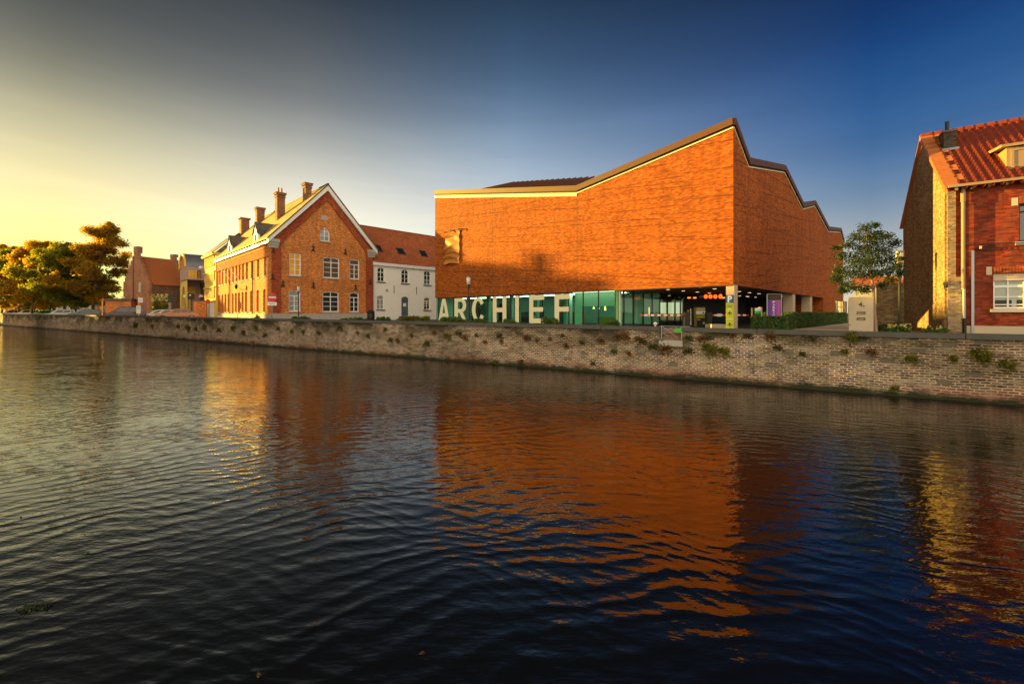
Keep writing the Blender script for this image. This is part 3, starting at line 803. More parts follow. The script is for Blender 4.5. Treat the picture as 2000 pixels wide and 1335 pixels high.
# letters ARCHIEF
def bars(mb, F, v, u0, u1, z0, z1, rects, flip):
    for a, b, c, d in rects:
        x0 = u0+(u1-u0)*a; x1 = u0+(u1-u0)*b
        mb.box(F, x0, x1, v, v+.03, z0+(z1-z0)*c, z0+(z1-z0)*d)
def strip(mb, F, v, u0, u1, z0, z1, outer, inner):
    X = lambda p: F.p(u0+(u1-u0)*p[0], v, z0+(z1-z0)*p[1])
    for i in range(len(outer)-1):
        mb.prism([X(outer[i]), X(outer[i+1]), X(inner[i+1]), X(inner[i])], F.n*.03)
def arc(cx, cy, rx, ry, a0, a1, n=14):
    return [(cx+rx*math.cos(R(a0+(a1-a0)*i/n)), cy+ry*math.sin(R(a0+(a1-a0)*i/n))) for i in range(n+1)]
LZ0, LZ1 = G+.18, ZB-.16
for ch, x0, x1 in (('A', 855.5, 877), ('R', 887, 910), ('C', 921, 946), ('H', 962, 988), ('I', 1005.5, 1012.5), ('E', 1033, 1062), ('F', 1082.5, 1112)):
    mb = MB(); u0, u1 = FA.u(x0), FA.u(x1); v = gv+.03
    if ch == 'H': bars(mb, FA, v, u0, u1, LZ0, LZ1, [(0, .27, 0, 1), (.73, 1, 0, 1), (.27, .73, .40, .57)], 0)
    if ch == 'I': bars(mb, FA, v, u0, u1, LZ0, LZ1, [(0, 1, 0, 1)], 0)
    if ch == 'E': bars(mb, FA, v, u0, u1, LZ0, LZ1, [(0, .27, 0, 1), (.27, 1, .83, 1), (.27, .92, .41, .57), (.27, 1, 0, .17)], 0)
    if ch == 'F': bars(mb, FA, v, u0, u1, LZ0, LZ1, [(0, .29, 0, 1), (.29, 1, .83, 1), (.29, .93, .41, .57)], 0)
    if ch == 'A':
        strip(mb, FA, v, u0, u1, LZ0, LZ1, [(0, 0), (.36, 1)], [(.26, 0), (.5, .80)])
        strip(mb, FA, v, u0, u1, LZ0, LZ1, [(1, 0), (.64, 1)], [(.74, 0), (.5, .80)])
        strip(mb, FA, v, u0, u1, LZ0, LZ1, [(.36, 1), (.64, 1)], [(.5, .80), (.5, .799)])
        strip(mb, FA, v, u0, u1, LZ0, LZ1, [(.315, .20), (.685, .20)], [(.36, .36), (.64, .36)])
    if ch == 'R':
        bars(mb, FA, v, u0, u1, LZ0, LZ1, [(0, .27, 0, 1), (.27, .55, .85, 1), (.27, .55, .38, .53)], 0)
        strip(mb, FA, v, u0, u1, LZ0, LZ1, arc(.55, .69, .43, .31, 90, -90), arc(.55, .69, .17, .16, 90, -90))
        strip(mb, FA, v, u0, u1, LZ0, LZ1, [(.42, .40), (.74, 0)], [(.68, .42), (1.02, 0)])
    if ch == 'C':
        strip(mb, FA, v, u0, u1, LZ0, LZ1, arc(.5, .5, .5, .5, 32, 328, 22), arc(.5, .5, .23, .36, 32, 328, 22))
    mb.build('letter', K['cream'], t, label='cream glass-front letter '+ch)
# open corner: dark walls behind, columns
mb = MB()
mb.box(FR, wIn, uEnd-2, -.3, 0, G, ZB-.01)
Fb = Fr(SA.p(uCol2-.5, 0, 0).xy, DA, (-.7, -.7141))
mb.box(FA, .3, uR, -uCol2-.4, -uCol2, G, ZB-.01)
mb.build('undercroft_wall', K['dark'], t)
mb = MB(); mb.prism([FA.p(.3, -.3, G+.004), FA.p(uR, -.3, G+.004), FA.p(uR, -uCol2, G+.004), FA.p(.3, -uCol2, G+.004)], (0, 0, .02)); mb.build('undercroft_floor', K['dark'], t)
cu0, cu1 = FA.u(1434, -.1), FA.u(1418, -.1)
MB().box(FA, cu0, cu1, -.78, -.1, G, ZB).build('column', K['column'], t)
for px in (1555, 1588):
    u = SA.u(px); MB().box(SA, u-.75, u+.25, -.9, -.12, G, ZB).build('column', K['column'], t)
# downlights in the soffit
mbs = [(1304.7, 565.3), (1334.6, 567.9), (1366.5, 560.4), (1361.9, 570), (1395.7, 563.8), (1385.3, 572.3), (1407.4, 574.4), (1444, 569.2), (1444.5, 577.6), (1459, 578.5),
       (1464, 571.4), (1482.4, 573.4), (1461, 579.3), (1475.5, 580.2), (1528, 578.8), (1540, 580), (1345, 579.3), (1357, 581.3), (1226, 571.6), (1255.5, 573.6), (1282, 575.2), (1307, 577.2)]
for i, (px, py) in enumerate(mbs):
    Y = (ZB-E)*FPX/(HY-py); p = at(px, Y, ZB-.012)
    lo = MB().cyl(p, p+Vector((0, 0, .01)), .13, .13, 10).build('downlight', K['lamp_on'], t)

# crumpled sheet hanging on the facade
u0, u1 = FA.u(899), FA.u(873); zt, zb = FA.z(885, 452), FA.z(885, 516.5)
t = thing('hanging_sheet', 'crumpled ochre sheet hanging from a bracket high on the brick facade', 'sheet', FA.p((u0+u1)/2, .3, zb))
mb = MB(); nu, nz = 22, 30; vs = []
rr = random.Random(3)
for j in range(nz+1):
    for i in range(nu+1):
        a = i/nu; b = j/nz
        fold = .26*abs(((b*4.6+.55*a*math.sin(b*9)+.2*math.sin(a*3.0)) % 1.0)-.5)*2+.12*MN.noise(Vector((a*2, b*7, 2)))
        wv = .08+fold*(.3+.8*a)+.10*a
        edge_ = .10*MN.noise(Vector((b*9, 4, 1)))
        vs.append(FA.p(u0+(u1-u0)*a+edge_*(a*.9+.25)*1.2, wv, zt+(zb-zt)*b+.12*math.sin(a*3)*b))
mb.mesh(vs, [(j*(nu+1)+i, j*(nu+1)+i+1, (j+1)*(nu+1)+i+1, (j+1)*(nu+1)+i) for j in range(nz) for i in range(nu)], False)
o = mb.build('cloth', K['sheet'], t)
so = o.modifiers.new('solid', 'SOLIDIFY'); so.thickness = .03
mb = MB()
mb.cyl(FA.p(u0-.25, .35, zt+.06), FA.p(u1+.1, .35, zt+.06), .03)
for u in (u0-.2, (u0+u1)/2): mb.cyl(FA.p(u, .0, zt+.1), FA.p(u, .4, zt+.06), .04); mb.cyl(FA.p(u, .4, zt+.15), FA.p(u, .4, zt-.12), .05)
mb.build('bracket', K['black'], t)
# signs on the corner column
vC = -.1
P0, P1 = FA.u(1433.3, vC), FA.u(1418, vC)
t = thing('parking_sign', 'blue square parking sign with white letter P on the pale corner column', 'sign', FA.p((P0+P1)/2, vC+.03, FA.z(1425, 591, vC)))
za, zb = FA.z(1425, 591.3, vC), FA.z(1425, 576, vC)
MB().box(FA, P0, P1, vC+.004, vC+.035, za, zb).build('face', K['blue_sign'], t)
mb = MB(); puttext(mb, FA, 'P', P1-(P1-P0)*.24, P1-(P1-P0)*.80, za+(zb-za)*.08, za+(zb-za)*.90, vC+.039, .04)
mb.build('lettering', K['white_sign'], t)
t = thing('direction_sign', 'tall lime green parking board with two black arrows on the corner column', 'sign', FA.p((P0+P1)/2, vC+.03, FA.z(1425, 640, vC)))
za2 = FA.z(1425, 641.5, vC); zb2 = za-.01
MB().box(FA, P0, P1, vC+.004, vC+.032, za2, zb2).build('face', K['lime_sign'], t)
mb = MB(); W = P0-P1
def lx(f): return P1+W*f
for yy in (608, 630):
    zc0, zc1 = FA.z(1425, yy+8, vC), FA.z(1425, yy, vC); h = zc1-zc0
    mb.fpoly(FA, [(lx(.45), zc0), (lx(.55), zc0), (lx(.55), zc1-.04), (lx(.45), zc1-.04)], vC+.033, vC+.038)
    mb.fpoly(FA, [(lx(.5), zc1), (lx(.78), zc1-h*.5), (lx(.78), zc1-h*.72), (lx(.5), zc1-h*.26)], vC+.039, vC+.042)
    mb.fpoly(FA, [(lx(.5), zc1), (lx(.22), zc1-h*.5), (lx(.22), zc1-h*.72), (lx(.5), zc1-h*.26)], vC+.043, vC+.046)
puttext(mb, FA, 'Publieke', lx(.1), lx(.9), FA.z(1425, 597.4, vC), FA.z(1425, 595, vC), vC+.036, .02)
puttext(mb, FA, 'parking', lx(.14), lx(.84), FA.z(1425, 601.6, vC), FA.z(1425, 598.6, vC), vC+.036, .02)
mb.build('lettering', K['ink'], t)
mb = MB(); mb.box(FA, lx(.25), lx(.72), vC+.033, vC+.036, FA.z(1425, 603.6, vC), FA.z(1425, 602.6, vC)); mb.box(FA, lx(.1), lx(.88), vC+.033, vC+.036, FA.z(1425, 623, vC), FA.z(1425, 622.3, vC))
mb.each('rule', K['white_sign'], t)

# illuminated row of symbols over the car park entry
Fs = Fr(at(1335, 37).xy, (1, -.03), (-.03, -1))
t = thing('illuminated_sign', 'row of glowing red round symbols hanging over the car park entry', 'sign', Fs.p(Fs.u(1395), 0, Fs.z(1395, 583)))
MB().box(Fs, Fs.u(1364), Fs.u(1417), -.2, 0, Fs.z(1390, 584), Fs.z(1390, 574.5)).build('box', K['dark'], t)
for px, my in ((1369.5, 'column'), (1378.5, 'amber_on'), (1387.5, 'amber_on'), (1397, 'amber_on'), (1407, 'amber_on')):
    c = (Fs.u(px), Fs.z(px, 579)); r = .135
    if my != 'column':
        mb = MB(); mb.fpoly(Fs, [(c[0]+1.45*r*math.cos(i*R(30)), c[1]+1.45*r*math.sin(i*R(30))) for i in range(12)], .004, .01); mb.build('halo_disc', K['red_on'], t)
    mb = MB(); n = 12
    for i in range(n):
        a, b = i*2*math.pi/n, (i+1)*2*math.pi/n
        f = lambda q, k: Fs.p(c[0]+k*math.cos(q), .012, c[1]+k*math.sin(q))
        mb.prism([f(a, r), f(b, r), f(b, r*.5), f(a, r*.5)], Fs.n*.01)
    mb.build('symbol', K[my], t)
mb = MB()
for px in (1346, 1357, 1413):
    u = Fs.u(px); mb.box(Fs, u-.13, u+.13, -.05, .02, Fs.z(px, 582.8), Fs.z(px, 580))
mb.each('arrow_lamp', K['amber_on'], t)
mb = MB(); mb.cyl(Fs.p(Fs.u(1370), -.1, Fs.z(1370, 575)), Fs.p(Fs.u(1370), -.1, ZB), .025); mb.cyl(Fs.p(Fs.u(1412), -.1, Fs.z(1412, 575)), Fs.p(Fs.u(1412), -.1, ZB), .025)
mb.each('hanger', K['dark'], t)

# barriers
def barrier(px0, px1, Y, name_label, hinge_right, py=615.3):
    F = Fr(at(px0, Y).xy, (1, 0), (0, -1)); u0, u1 = 0, F.u(px1)
    z = F.z(px0, py)
    t = thing('barrier', name_label, 'barrier', F.p(u1 if hinge_right else u0, 0, G))
    mb = MB(); n = 13; w_ = (u1-u0)/n; mr = MB()
    for i in range(n):
        (mb if i % 2 else mr).box(F, u0+i*w_, u0+(i+1)*w_, -.03, .03, z-.06, z+.06)
    a = mb.build('boom', K['white_sign'], t); mr.build('red_stripe', K['red_sign'], t)
    hu = u1+.02 if hinge_right else u0-.38
    MB().box(F, hu, hu+.36, -.2, .2, G, z+.22).build('housing', K['dark'], t)
    return t, F, z
b1, F1, z1_ = barrier(1252, 1334, 31, 'red and white striped barrier boom beside the glass wall of the entry', True)
MB().cyl(F1.p(F1.u(1267.5), .06, z1_-.12), F1.p(F1.u(1267.5), .06, F1.z(1267, 600)), .025).build('hanging_rod', K['white_sign'], b1)
b2, F2, z2_ = barrier(1389, 1462, 32, 'red and white striped barrier boom running behind the corner column', False)
MB().box(F2, F2.u(1400), F2.u(1408.5), .035, .06, F2.z(1404, 618), F2.z(1404, 612.3)).build('boom_plate', K['white_sign'], b2)
# ticket machine
Ft = Fr(at(1360, 33).xy, (1, -.05), (-.05, -1))
t = thing('pay_machine', 'tall dark pay machine with pale panel inside the car park entry', 'pay machine', Ft.p(Ft.u(1368), 0, G))
q = lambda x0, x1, y0, y1, v0, v1, m, n: MB().box(Ft, Ft.u(x0), Ft.u(x1), v0, v1, Ft.z(x0, y1), Ft.z(x0, y0)).build(n, K[m], t)
MB().box(Ft, Ft.u(1360), Ft.u(1377), -.5, 0, G, Ft.z(1360, 600)).build('cabinet', K['ochre'], t)
q(1360, 1377, 602, 605, .003, .02, 'column', 'top_band'); q(1359.6, 1377.4, 607, 613.5, .003, .04, 'white_sign', 'panel')
q(1371.5, 1374.5, 609.5, 612, .042, .05, 'ink', 'display'); q(1360, 1376.5, 618, 620, .003, .02, 'lime_sign', 'stripe')
q(1361, 1376.8, 621, 641, .003, .015, 'dark', 'lower_door'); q(1372.5, 1377, 628, 633, .018, .03, 'lime_sign', 'sticker'); q(1361.5, 1368, 623, 625, .018, .026, 'column', 'slot')
t = thing('information_board', 'narrow dark post with a column of pale characters left of the pay machine', 'board', at(1350, 31, G))
Fi = Fr(at(1346, 31).xy, (1, 0), (0, -1))
MB().box(Fi, Fi.u(1346), Fi.u(1352), -.12, 0, G, Fi.z(1348, 603)).build('post', K['dark'], t)
mb = MB()
for k in range(9): mb.box(Fi, Fi.u(1348), Fi.u(1349.8), .004, .012, Fi.z(1348, 634-k*3.6), Fi.z(1348, 632-k*3.6))
mb.build('lettering', K['white_sign'], t)
t = thing('card_reader', 'slim pale card reader post between board and pay machine', 'card reader', at(1355, 32, G))
mb = MB().box(Fi, Fi.u(1353.5), Fi.u(1357), -1.2, -1.0, G, Fi.z(1355, 604)); mb.build('post', K['dark'], t)
MB().box(Fi, Fi.u(1353.8), Fi.u(1357), -.995, -.96, Fi.z(1355, 616), Fi.z(1355, 605)).build('panel', K['column'], t)

# purple parking banner on its frame
Fp = Fr(at(1498, 26.5).xy, (1, .12), (.12, -1))
t = thing('banner_stand', 'purple vertical PARKING banner in a metal frame behind the front hedge', 'banner', Fp.p(Fp.u(1512), 0, G))
mb = MB(); zt = Fp.z(1512, 574.5)
for px in (1498.2, 1526): mb.cyl(Fp.p(Fp.u(px), 0, G), Fp.p(Fp.u(px), 0, zt), .035)
mb.cyl(Fp.p(Fp.u(1498.2), 0, zt), Fp.p(Fp.u(1526), 0, zt), .03); mb.build('frame', K['grey_metal'], t)
MB().box(Fp, Fp.u(1499.5), Fp.u(1524.5), -.02, .0, Fp.z(1512, 585), zt-.02).build('header_board', K['ink'], t)
mb = MB()
for y in (579, 582.3): mb.box(Fp, Fp.u(1503), Fp.u(1521), .003, .008, Fp.z(1512, y+.8), Fp.z(1512, y-.6))
mb.build('header_lettering', K['bronze'], t)
MB().box(Fp, Fp.u(1499.8), Fp.u(1524.3), -.02, .0, G+.1, Fp.z(1512, 585.4)).build('sheet', K['banner'], t)
mb = MB()
for i, ch in enumerate('PARKING'):
    y = 587.8+i*5.25
    wch = 1.2 if ch == 'I' else 4.4
    puttext(mb, Fp, ch, Fp.u(1511.3-wch/2), Fp.u(1511.3+wch/2), Fp.z(1511, y+4.0), Fp.z(1511, y), .006, .02)
mb.build('lettering', K['white_sign'], t)
Fq = Fr(at(1474, 27).xy, (1, .1), (.1, -1))
t = thing('entry_terminal', 'white and green car park entry terminal at the end of the front hedge', 'terminal', Fq.p(Fq.u(1480), 0, G))
MB().box(Fq, Fq.u(1474), Fq.u(1486), -.35, 0, G, Fq.z(1480, 601)).build('cabinet', K['dark'], t)
MB().box(Fq, Fq.u(1474), Fq.u(1485.5), .004, .03, Fq.z(1480, 607), Fq.z(1480, 601.4)).build('panel', K['white_sign'], t)
MB().box(Fq, Fq.u(1474), Fq.u(1485.5), .004, .03, Fq.z(1480, 612.5), Fq.z(1480, 607.3)).build('green_panel', K['green_plate'], t)
MB().box(Fq, Fq.u(1486), Fq.u(1488), -.3, .05, G, Fq.z(1486, 600)).build('side_post', K['column'], t)
# pale low block glimpsed inside
t = thing('parking_kerb_block', 'low mossy concrete block on the entry lane left of the column', 'block', at(1404, 30, G))
MB().abox(*sorted((at(1390, 30).x, at(1418, 30).x)), 30, 31, G+.02, E+(HY-633)/FPX*30).build('block', K['concrete'], t)
# ------------------------------------------------------------------ gabled brick house
t = thing('gabled_house', 'long orange brick house with steep white edged gable and tall chimneys', 'house', Vector((G0[0], G0[1], G)))
GH = t
W = GF.u(728); ua = GF.u(638); Ze = GF.z(530, 470); Za = GF.z(638, 372)
LG = 21.6*1.428
fr_w = [((565, 588, 495, 538), 0, 'pane_reflect', 2), ((631, 663, 502, 543), .18, 'pane_blind', 2), ((683, 702, 507, 545), 0, 'pane_blind', 1),
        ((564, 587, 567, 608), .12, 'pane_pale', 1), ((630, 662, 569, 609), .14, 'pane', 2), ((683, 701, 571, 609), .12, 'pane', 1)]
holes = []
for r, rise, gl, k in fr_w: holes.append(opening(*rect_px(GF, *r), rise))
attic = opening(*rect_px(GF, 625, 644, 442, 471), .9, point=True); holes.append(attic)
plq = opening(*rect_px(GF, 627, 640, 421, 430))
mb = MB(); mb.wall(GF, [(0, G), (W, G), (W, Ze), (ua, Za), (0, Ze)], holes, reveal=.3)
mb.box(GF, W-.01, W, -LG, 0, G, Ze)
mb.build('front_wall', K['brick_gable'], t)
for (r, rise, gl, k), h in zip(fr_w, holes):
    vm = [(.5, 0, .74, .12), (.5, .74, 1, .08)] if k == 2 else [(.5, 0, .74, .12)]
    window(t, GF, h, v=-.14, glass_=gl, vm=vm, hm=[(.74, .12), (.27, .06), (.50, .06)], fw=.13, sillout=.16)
window(t, GF, attic, v=-.14, glass_='pane_pale', vm=[(.5, 0, 1, .09)], hm=[(.36, .07), (.68, .07)], fw=.11, sillout=.16)
MB().fpoly(GF, plq, -.02, .05).build('plaque', K['stone'], t)
# raised red border of the gable
mb = MB(); bw = 1.15; dz = (Za-Ze)/ua
mb.box(GF, .02, bw, .01, .12, G+1.2, Ze-.6); mb.box(GF, W-bw, W-.02, .01, .12, G+1.2, Ze-.6)
mb.fpoly(GF, [(.02, Ze-.6), (bw, Ze-.6), (bw+.35, Ze+.2), (ua, Za-1.45), (ua, Za-.15), (.1, Ze)], .012, .121)
mb.fpoly(GF, [(W-.02, Ze-.6), (W-bw, Ze-.6), (W-bw-.35, Ze+.2), (ua, Za-1.45), (ua, Za-.15), (W-.1, Ze)], .012, .1215)
mb.build('gable_border', K['brick_band'], t)
# plinth, corbels, verge boards
mb = MB(); mb.box(GF, -.08, W+.08, .0, .16, G, G+1.02); mb.box(GS, -.16, LG, .0, .16, G, G+1.02); mb.build('plinth', K['stone'], t)
for a in (-.25, W-.75):
    mb = MB()
    for i, (dz0, dz1, o) in enumerate(((-.9, -.55, .18), (-.548, -.2, .32), (-.198, .25, .46))): mb.box(GF, a-o*.4, a+1.0+o*.4, .02, o, Ze+dz0, Ze+dz1)
    mb.build('corbel', K['stone'], t)
mb = MB(); ov = .55
for sgn, ue in ((1, -ov), (-1, W+ov)):
    zt_e = Ze+.2-.1; 
    mb.fpoly(GF, [(ue, zt_e-.45), (ue, zt_e+.1), (ua, Za+.62), (ua, Za-.08)], .13, .52+.002*sgn)
mb.each('verge_board', K['white'], t)
mb = MB()
for ue in (-ov-.1, W+ov+.1):
    P = [GF.p(ue, .62, Ze+.18), GF.p(ua, .62, Za+.72), GF.p(ua, -LG, Za+.72), GF.p(ue, -LG, Ze+.18)]
    mb.prism(P, (0, 0, .12))
rf = mb.build('roof', K['tile_gable'], t)
MB().prism([GF.p(ua-.12, .64, Za+.80), GF.p(ua+.12, .64, Za+.80), GF.p(ua+.12, -LG, Za+.80), GF.p(ua-.12, -LG, Za+.80)], (0, 0, .12)).build('ridge_cap', K['slate'], rf)
mb = MB()
for ue in (-ov-.12, W+ov+.12): mb.prism([GF.p(ue, .63, Ze+.20), GF.p(ua, .63, Za+.74), GF.p(ua, .50, Za+.74), GF.p(ue, .50, Ze+.20)], (0, 0, .13))
mb.build('verge_slate', K['slate'], t)
# street side
gs_first = [330, 375, 430, 480, 545, 600, 650, 705, 770, 855, 955, 1070]
gs_gnd = [320, 370, 420, 470, 540, 590, 640, 700, 755, 840, 945, 1055]
wz = lambda px, py: GS.z(px, py)
z1t, z1b = GS.z(504.5, 500), GS.z(504.5, 541.5); z0t, z0b = GS.z(503, 566), GS.z(503, 609)
h1 = []; h0 = []
for x in gs_first:
    u = GS.u(390+x/8.35); h1.append(opening(u-.62, u+.62, z1b, z1t, .12))
for i, x in enumerate(gs_gnd):
    u = GS.u(390+x/8.35); h0.append(opening(u-.6, u+.6, (G+.2 if i == 4 else z0b), z0t, .2))
mb = MB(); mb.wall(GS, [(0, G), (LG, G), (LG, Ze), (0, Ze)], h1+h0, reveal=.45); mb.build('side_wall', K['brick_gable'], t)
for h in h1: window(t, GS, h, v=-.3, glass_='pane_blind', vm=[(.5, 0, .74, .09)], hm=[(.74, .1)], fw=.1, sillout=.1)
for i, h in enumerate(h0):
    if i == 4: 
        MB().fpoly(GS, h, -.4, -.32).build('side_door', K['white'], t)
    else: window(t, GS, h, v=-.3, glass_='pane_blind', vm=[(.5, 0, .74, .09)], hm=[(.74, .1), (.3, .06)], fw=.1, sillout=.1)
mb = MB(); n = 58
for i in range(n):
    u = .5+(LG-.8)*i/n; mb.box(GS, u, u+.26, .012, .20, Ze-2.0, Ze-.78)
mb.box(GS, 0, LG, .01, .22, Ze-.76, Ze-.42)
mb.build('frieze', K['brick_gable'], t)
mb = MB(); mb.box(GS, -.2, LG, .0, .6, Ze-.40, Ze-.05); mb.box(GS, -.2, LG, .02, .42, Ze-.415, Ze-.402); mb.build('gutter', K['white'], t)
for px in (449.5, 495):
    u = GS.u(px); mb = MB().cyl(GS.p(u, .14, G+.3), GS.p(u, .14, Ze-2.1), .07); mb.build('downpipe', K['dark'], t)
for px, y0, px2, y2 in ((446, 522, 460, 556), (458.5, 520, 473, 552)):
    u = GS.u(px2); p0 = GS.p(u, .05, GS.z(px2, y2)); MB().cyl(p0, GS.p(u+1.8, 2.2, GS.z(px2, y2)+3.2), .05).build('flagpole', K['white'], t)
u = GS.u(474.5); z = GS.z(474, 566)
lt = MB(); lt.cyl(GS.p(u, 0, z), GS.p(u, .9, z+.35), .03); lt.lathe(GS.p(u, .9, z+.1), [(.12, 0), (.22, .5), (.26, .52), (.05, .75)], 8); lt.build('wall_lantern', K['black'], t)
# wall anchors
for px, py in ((611, 484), (674, 491), (552, 553), (611, 556), (694, 560), (532, 540), (722, 550), (533, 487)):
    u, z = GF.uz(px, py); d = .13
    mb = MB(); mb.box(GF, u-.05, u+.05, d, d+.04, z-.45, z+.45)
    mb.fpoly(GF, [(u-.32, z-.52), (u-.2, z-.52), (u+.05, z-.1), (u-.05, z-.1)], d, d+.041); mb.fpoly(GF, [(u+.32, z-.52), (u+.2, z-.52), (u-.05, z-.1), (u+.05, z-.1)], d, d+.042)
    mb.box(GF, u-.22, u+.22, d, d+.043, z+.08, z+.18)
    mb.build('wall_anchor', K['black'], t)
# chimneys on the street slope
def roofpt(px, py):
    r = ray(px); k = (HY-py)/FPX; n = GS.n; o = GS.o; m_ = (Za-Ze)/ua
    # x=ox+dx a-nx b ; y ; z=Ze+m b
    A = [[GS.d.x-r*GS.d.y, -(n.x-r*n.y)], [-k*GS.d.y, m_+k*n.y]]
    B = [r*o.y-o.x, E+k*o.y-Ze-.3]
    det = A[0][0]*A[1][1]-A[0][1]*A[1][0]
    return ((B[0]*A[1][1]-A[0][1]*B[1])/det, (A[0][0]*B[1]-A[1][0]*B[0])/det)
def chimney(px, py, ytop, sa, sb, pots, cap=True):
    a, b = roofpt(px, py); m_ = (Za-Ze)/ua
    c = GS.p(a, -b, 0); zt = E+(HY-ytop)/FPX*c.y
    mb = MB(); mb.box(GS, a-.0, a+sa, -b-sb, -b, Ze+m_*b-1.2, zt-.35)
    o = mb.build('chimney', K['brick_chimney'], GH)
    mb = MB(); mb.box(GS, a-.14, a+sa+.14, -b-sb-.14, -b+.14, zt-.36, zt-.1); mb.box(GS, a-.07, a+sa+.07, -b-sb-.07, -b+.07, zt-.75, zt-.55); mb.box(GS, a-.2, a+sa+.2, -b-sb-.2, -b+.2, zt-.11, zt); mb.build('cap', K['brick_chimney'], o)
    for k in range(pots): MB().cyl(GS.p(a+sa*.5, -b-sb*(.3+.4*k), zt), GS.p(a+sa*.5, -b-sb*(.3+.4*k), zt+.8), .14, .11).build('pot', K['tile_verge'], o)
chimney(597, 398, 356, 1.15, .85, 0)
chimney(541.5, 439, 374.5, 1.05, 1.1, 2)
chimney(502, 447, 404, 1.0, 1.25, 0)
# dormers
def dormer(px):
    a = GS.u(px); w2 = 1.0; zb = Ze+.0; zw = Ze+1.75; zr = Ze+3.2
    m_ = (Za-Ze)/ua; bw_ = (zw-Ze)/m_+1; br_ = (zr-Ze)/m_+.6
    o = MB().prism([GS.p(a-w2, .25, zb), GS.p(a+w2, .25, zb), GS.p(a+w2, .25, zw), GS.p(a, .25, zr), GS.p(a-w2, .25, zw)], GS.n*-.3).build('dormer', K['white'], GH)
    mb = MB(); mb.box(GS, a-w2+.01, a-w2+.12, -bw_, -.052, zb, zw); mb.box(GS, a+w2-.12, a+w2-.01, -bw_, -.052, zb, zw); mb.build('cheek', K['slate'], o)
    mb = MB()
    for s in (-1, 1):
        mb.prism([GS.p(a+s*(w2+.15), .4, zw-.2), GS.p(a, .4, zr+.1), GS.p(a, -br_, zr+.1), GS.p(a+s*(w2+.15), -bw_, zw-.2)], (0, 0, .1))
    mb.build('dormer_roof', K['slate'], o)
    pl = MB(); pl.fpoly(GS, [(a-.55, zb+.35), (a+.55, zb+.35), (a+.55, zw-.1), (a-.55, zw-.1)], .252, .27); pl.build('pane', K['pane'], o)
dormer(503); dormer(451.5)

# ------------------------------------------------------------------ yellow building at the end of the row
Fy = Fr(GS.p(LG, 0, 0).xy, DA, (-.7, -.7141)); t = thing('yellow_building', 'sunlit yellow three storey building with bands of narrow windows', 'building', Vector((*Fy.o.xy, G)))
Ly = Fy.u(400, .3); Zy = Fy.z(424, 491, .3)
Fe = Fr(Fy.o.xy, DB, (.7141, -.7)); ba = Fe.u(467); zap = Fe.z(467, 457)
mb = MB(); mb.box(Fy, .01, Ly, -2*ba, .3, G, Zy)
mb.build('wall', K['yellow_wall'], t)
mb = MB(); mb.fpoly(Fe, [(-.3, Zy-.02), (2*ba, Zy-.02), (ba, zap)], -.3, -.012); mb.build('end_gable', K['brick_dark'], t)
mb = MB()
for ue in (-.9, 2*ba+.6): mb.prism([Fe.p(ue, .12, Zy-.25), Fe.p(ba, .12, zap+.12), Fe.p(ba, -Ly-.3, zap+.12), Fe.p(ue, -Ly-.3, Zy-.25)], (0, 0, .14))
mb.build('roof', K['slate'], t)
mb = MB(); mb.box(Fy, -.1, Ly+.1, .302, .8, Zy-.45, Zy-.05); mb.build('cornice', K['yellow_wall'], t)
for zc in (Fy.z(415, 531, .3), Fy.z(415, 561, .3), Fy.z(415, 588, .3)):
    MB().box(Fy, .3, Ly-.2, .302, .55, zc-.12, zc+.14).build('ledge', K['yellow_wall'], t)
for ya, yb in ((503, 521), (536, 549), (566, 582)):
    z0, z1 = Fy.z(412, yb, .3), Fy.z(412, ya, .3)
    o = MB().box(Fy, .9, Ly-.7, .302, .33, z0, z1).build('window_band', K['pane_reflect'], t)
    mb = MB()
    for i in range(12):
        u = .9+(Ly-1.6)*i/11; mb.box(Fy, u-.12, u+.12, .332, .46, z0-.05, z1+.05)
    mb.box(Fy, .78, Ly-.58, .332, .44, z1+.052, z1+.2); mb.build('mullion', K['yellow_wall'], o)
o = MB().box(Fy, 1.4, Ly-2.5, .302, .36, G, Fy.z(412, 591, .3)).build('door', K['white'], t)
c = Fy.p(1.0, 1.3, Fy.z(419, 587.5, 1.3)); ob = MB().cyl(c+Vector((0, -.04, 0)), c+Vector((0, .04, 0)), .42, .42, 14).cyl(Fy.p(1.0, .3, c.z), c, .03).build('round_wall_sign', K['red_sign'], t)
u, z = Fe.uz(478, 470); ch = MB().box(Fe, u-.6, u+.75, -1.2, .1, z-1.5, Fe.z(478, 428)); o = ch.build('chimney', K['brick_chimney'], t)
MB().box(Fe, u-.8, u+.95, -1.4, .3, Fe.z(478, 428), Fe.z(478, 428)+.25).build('cap', K['brick_chimney'], o)

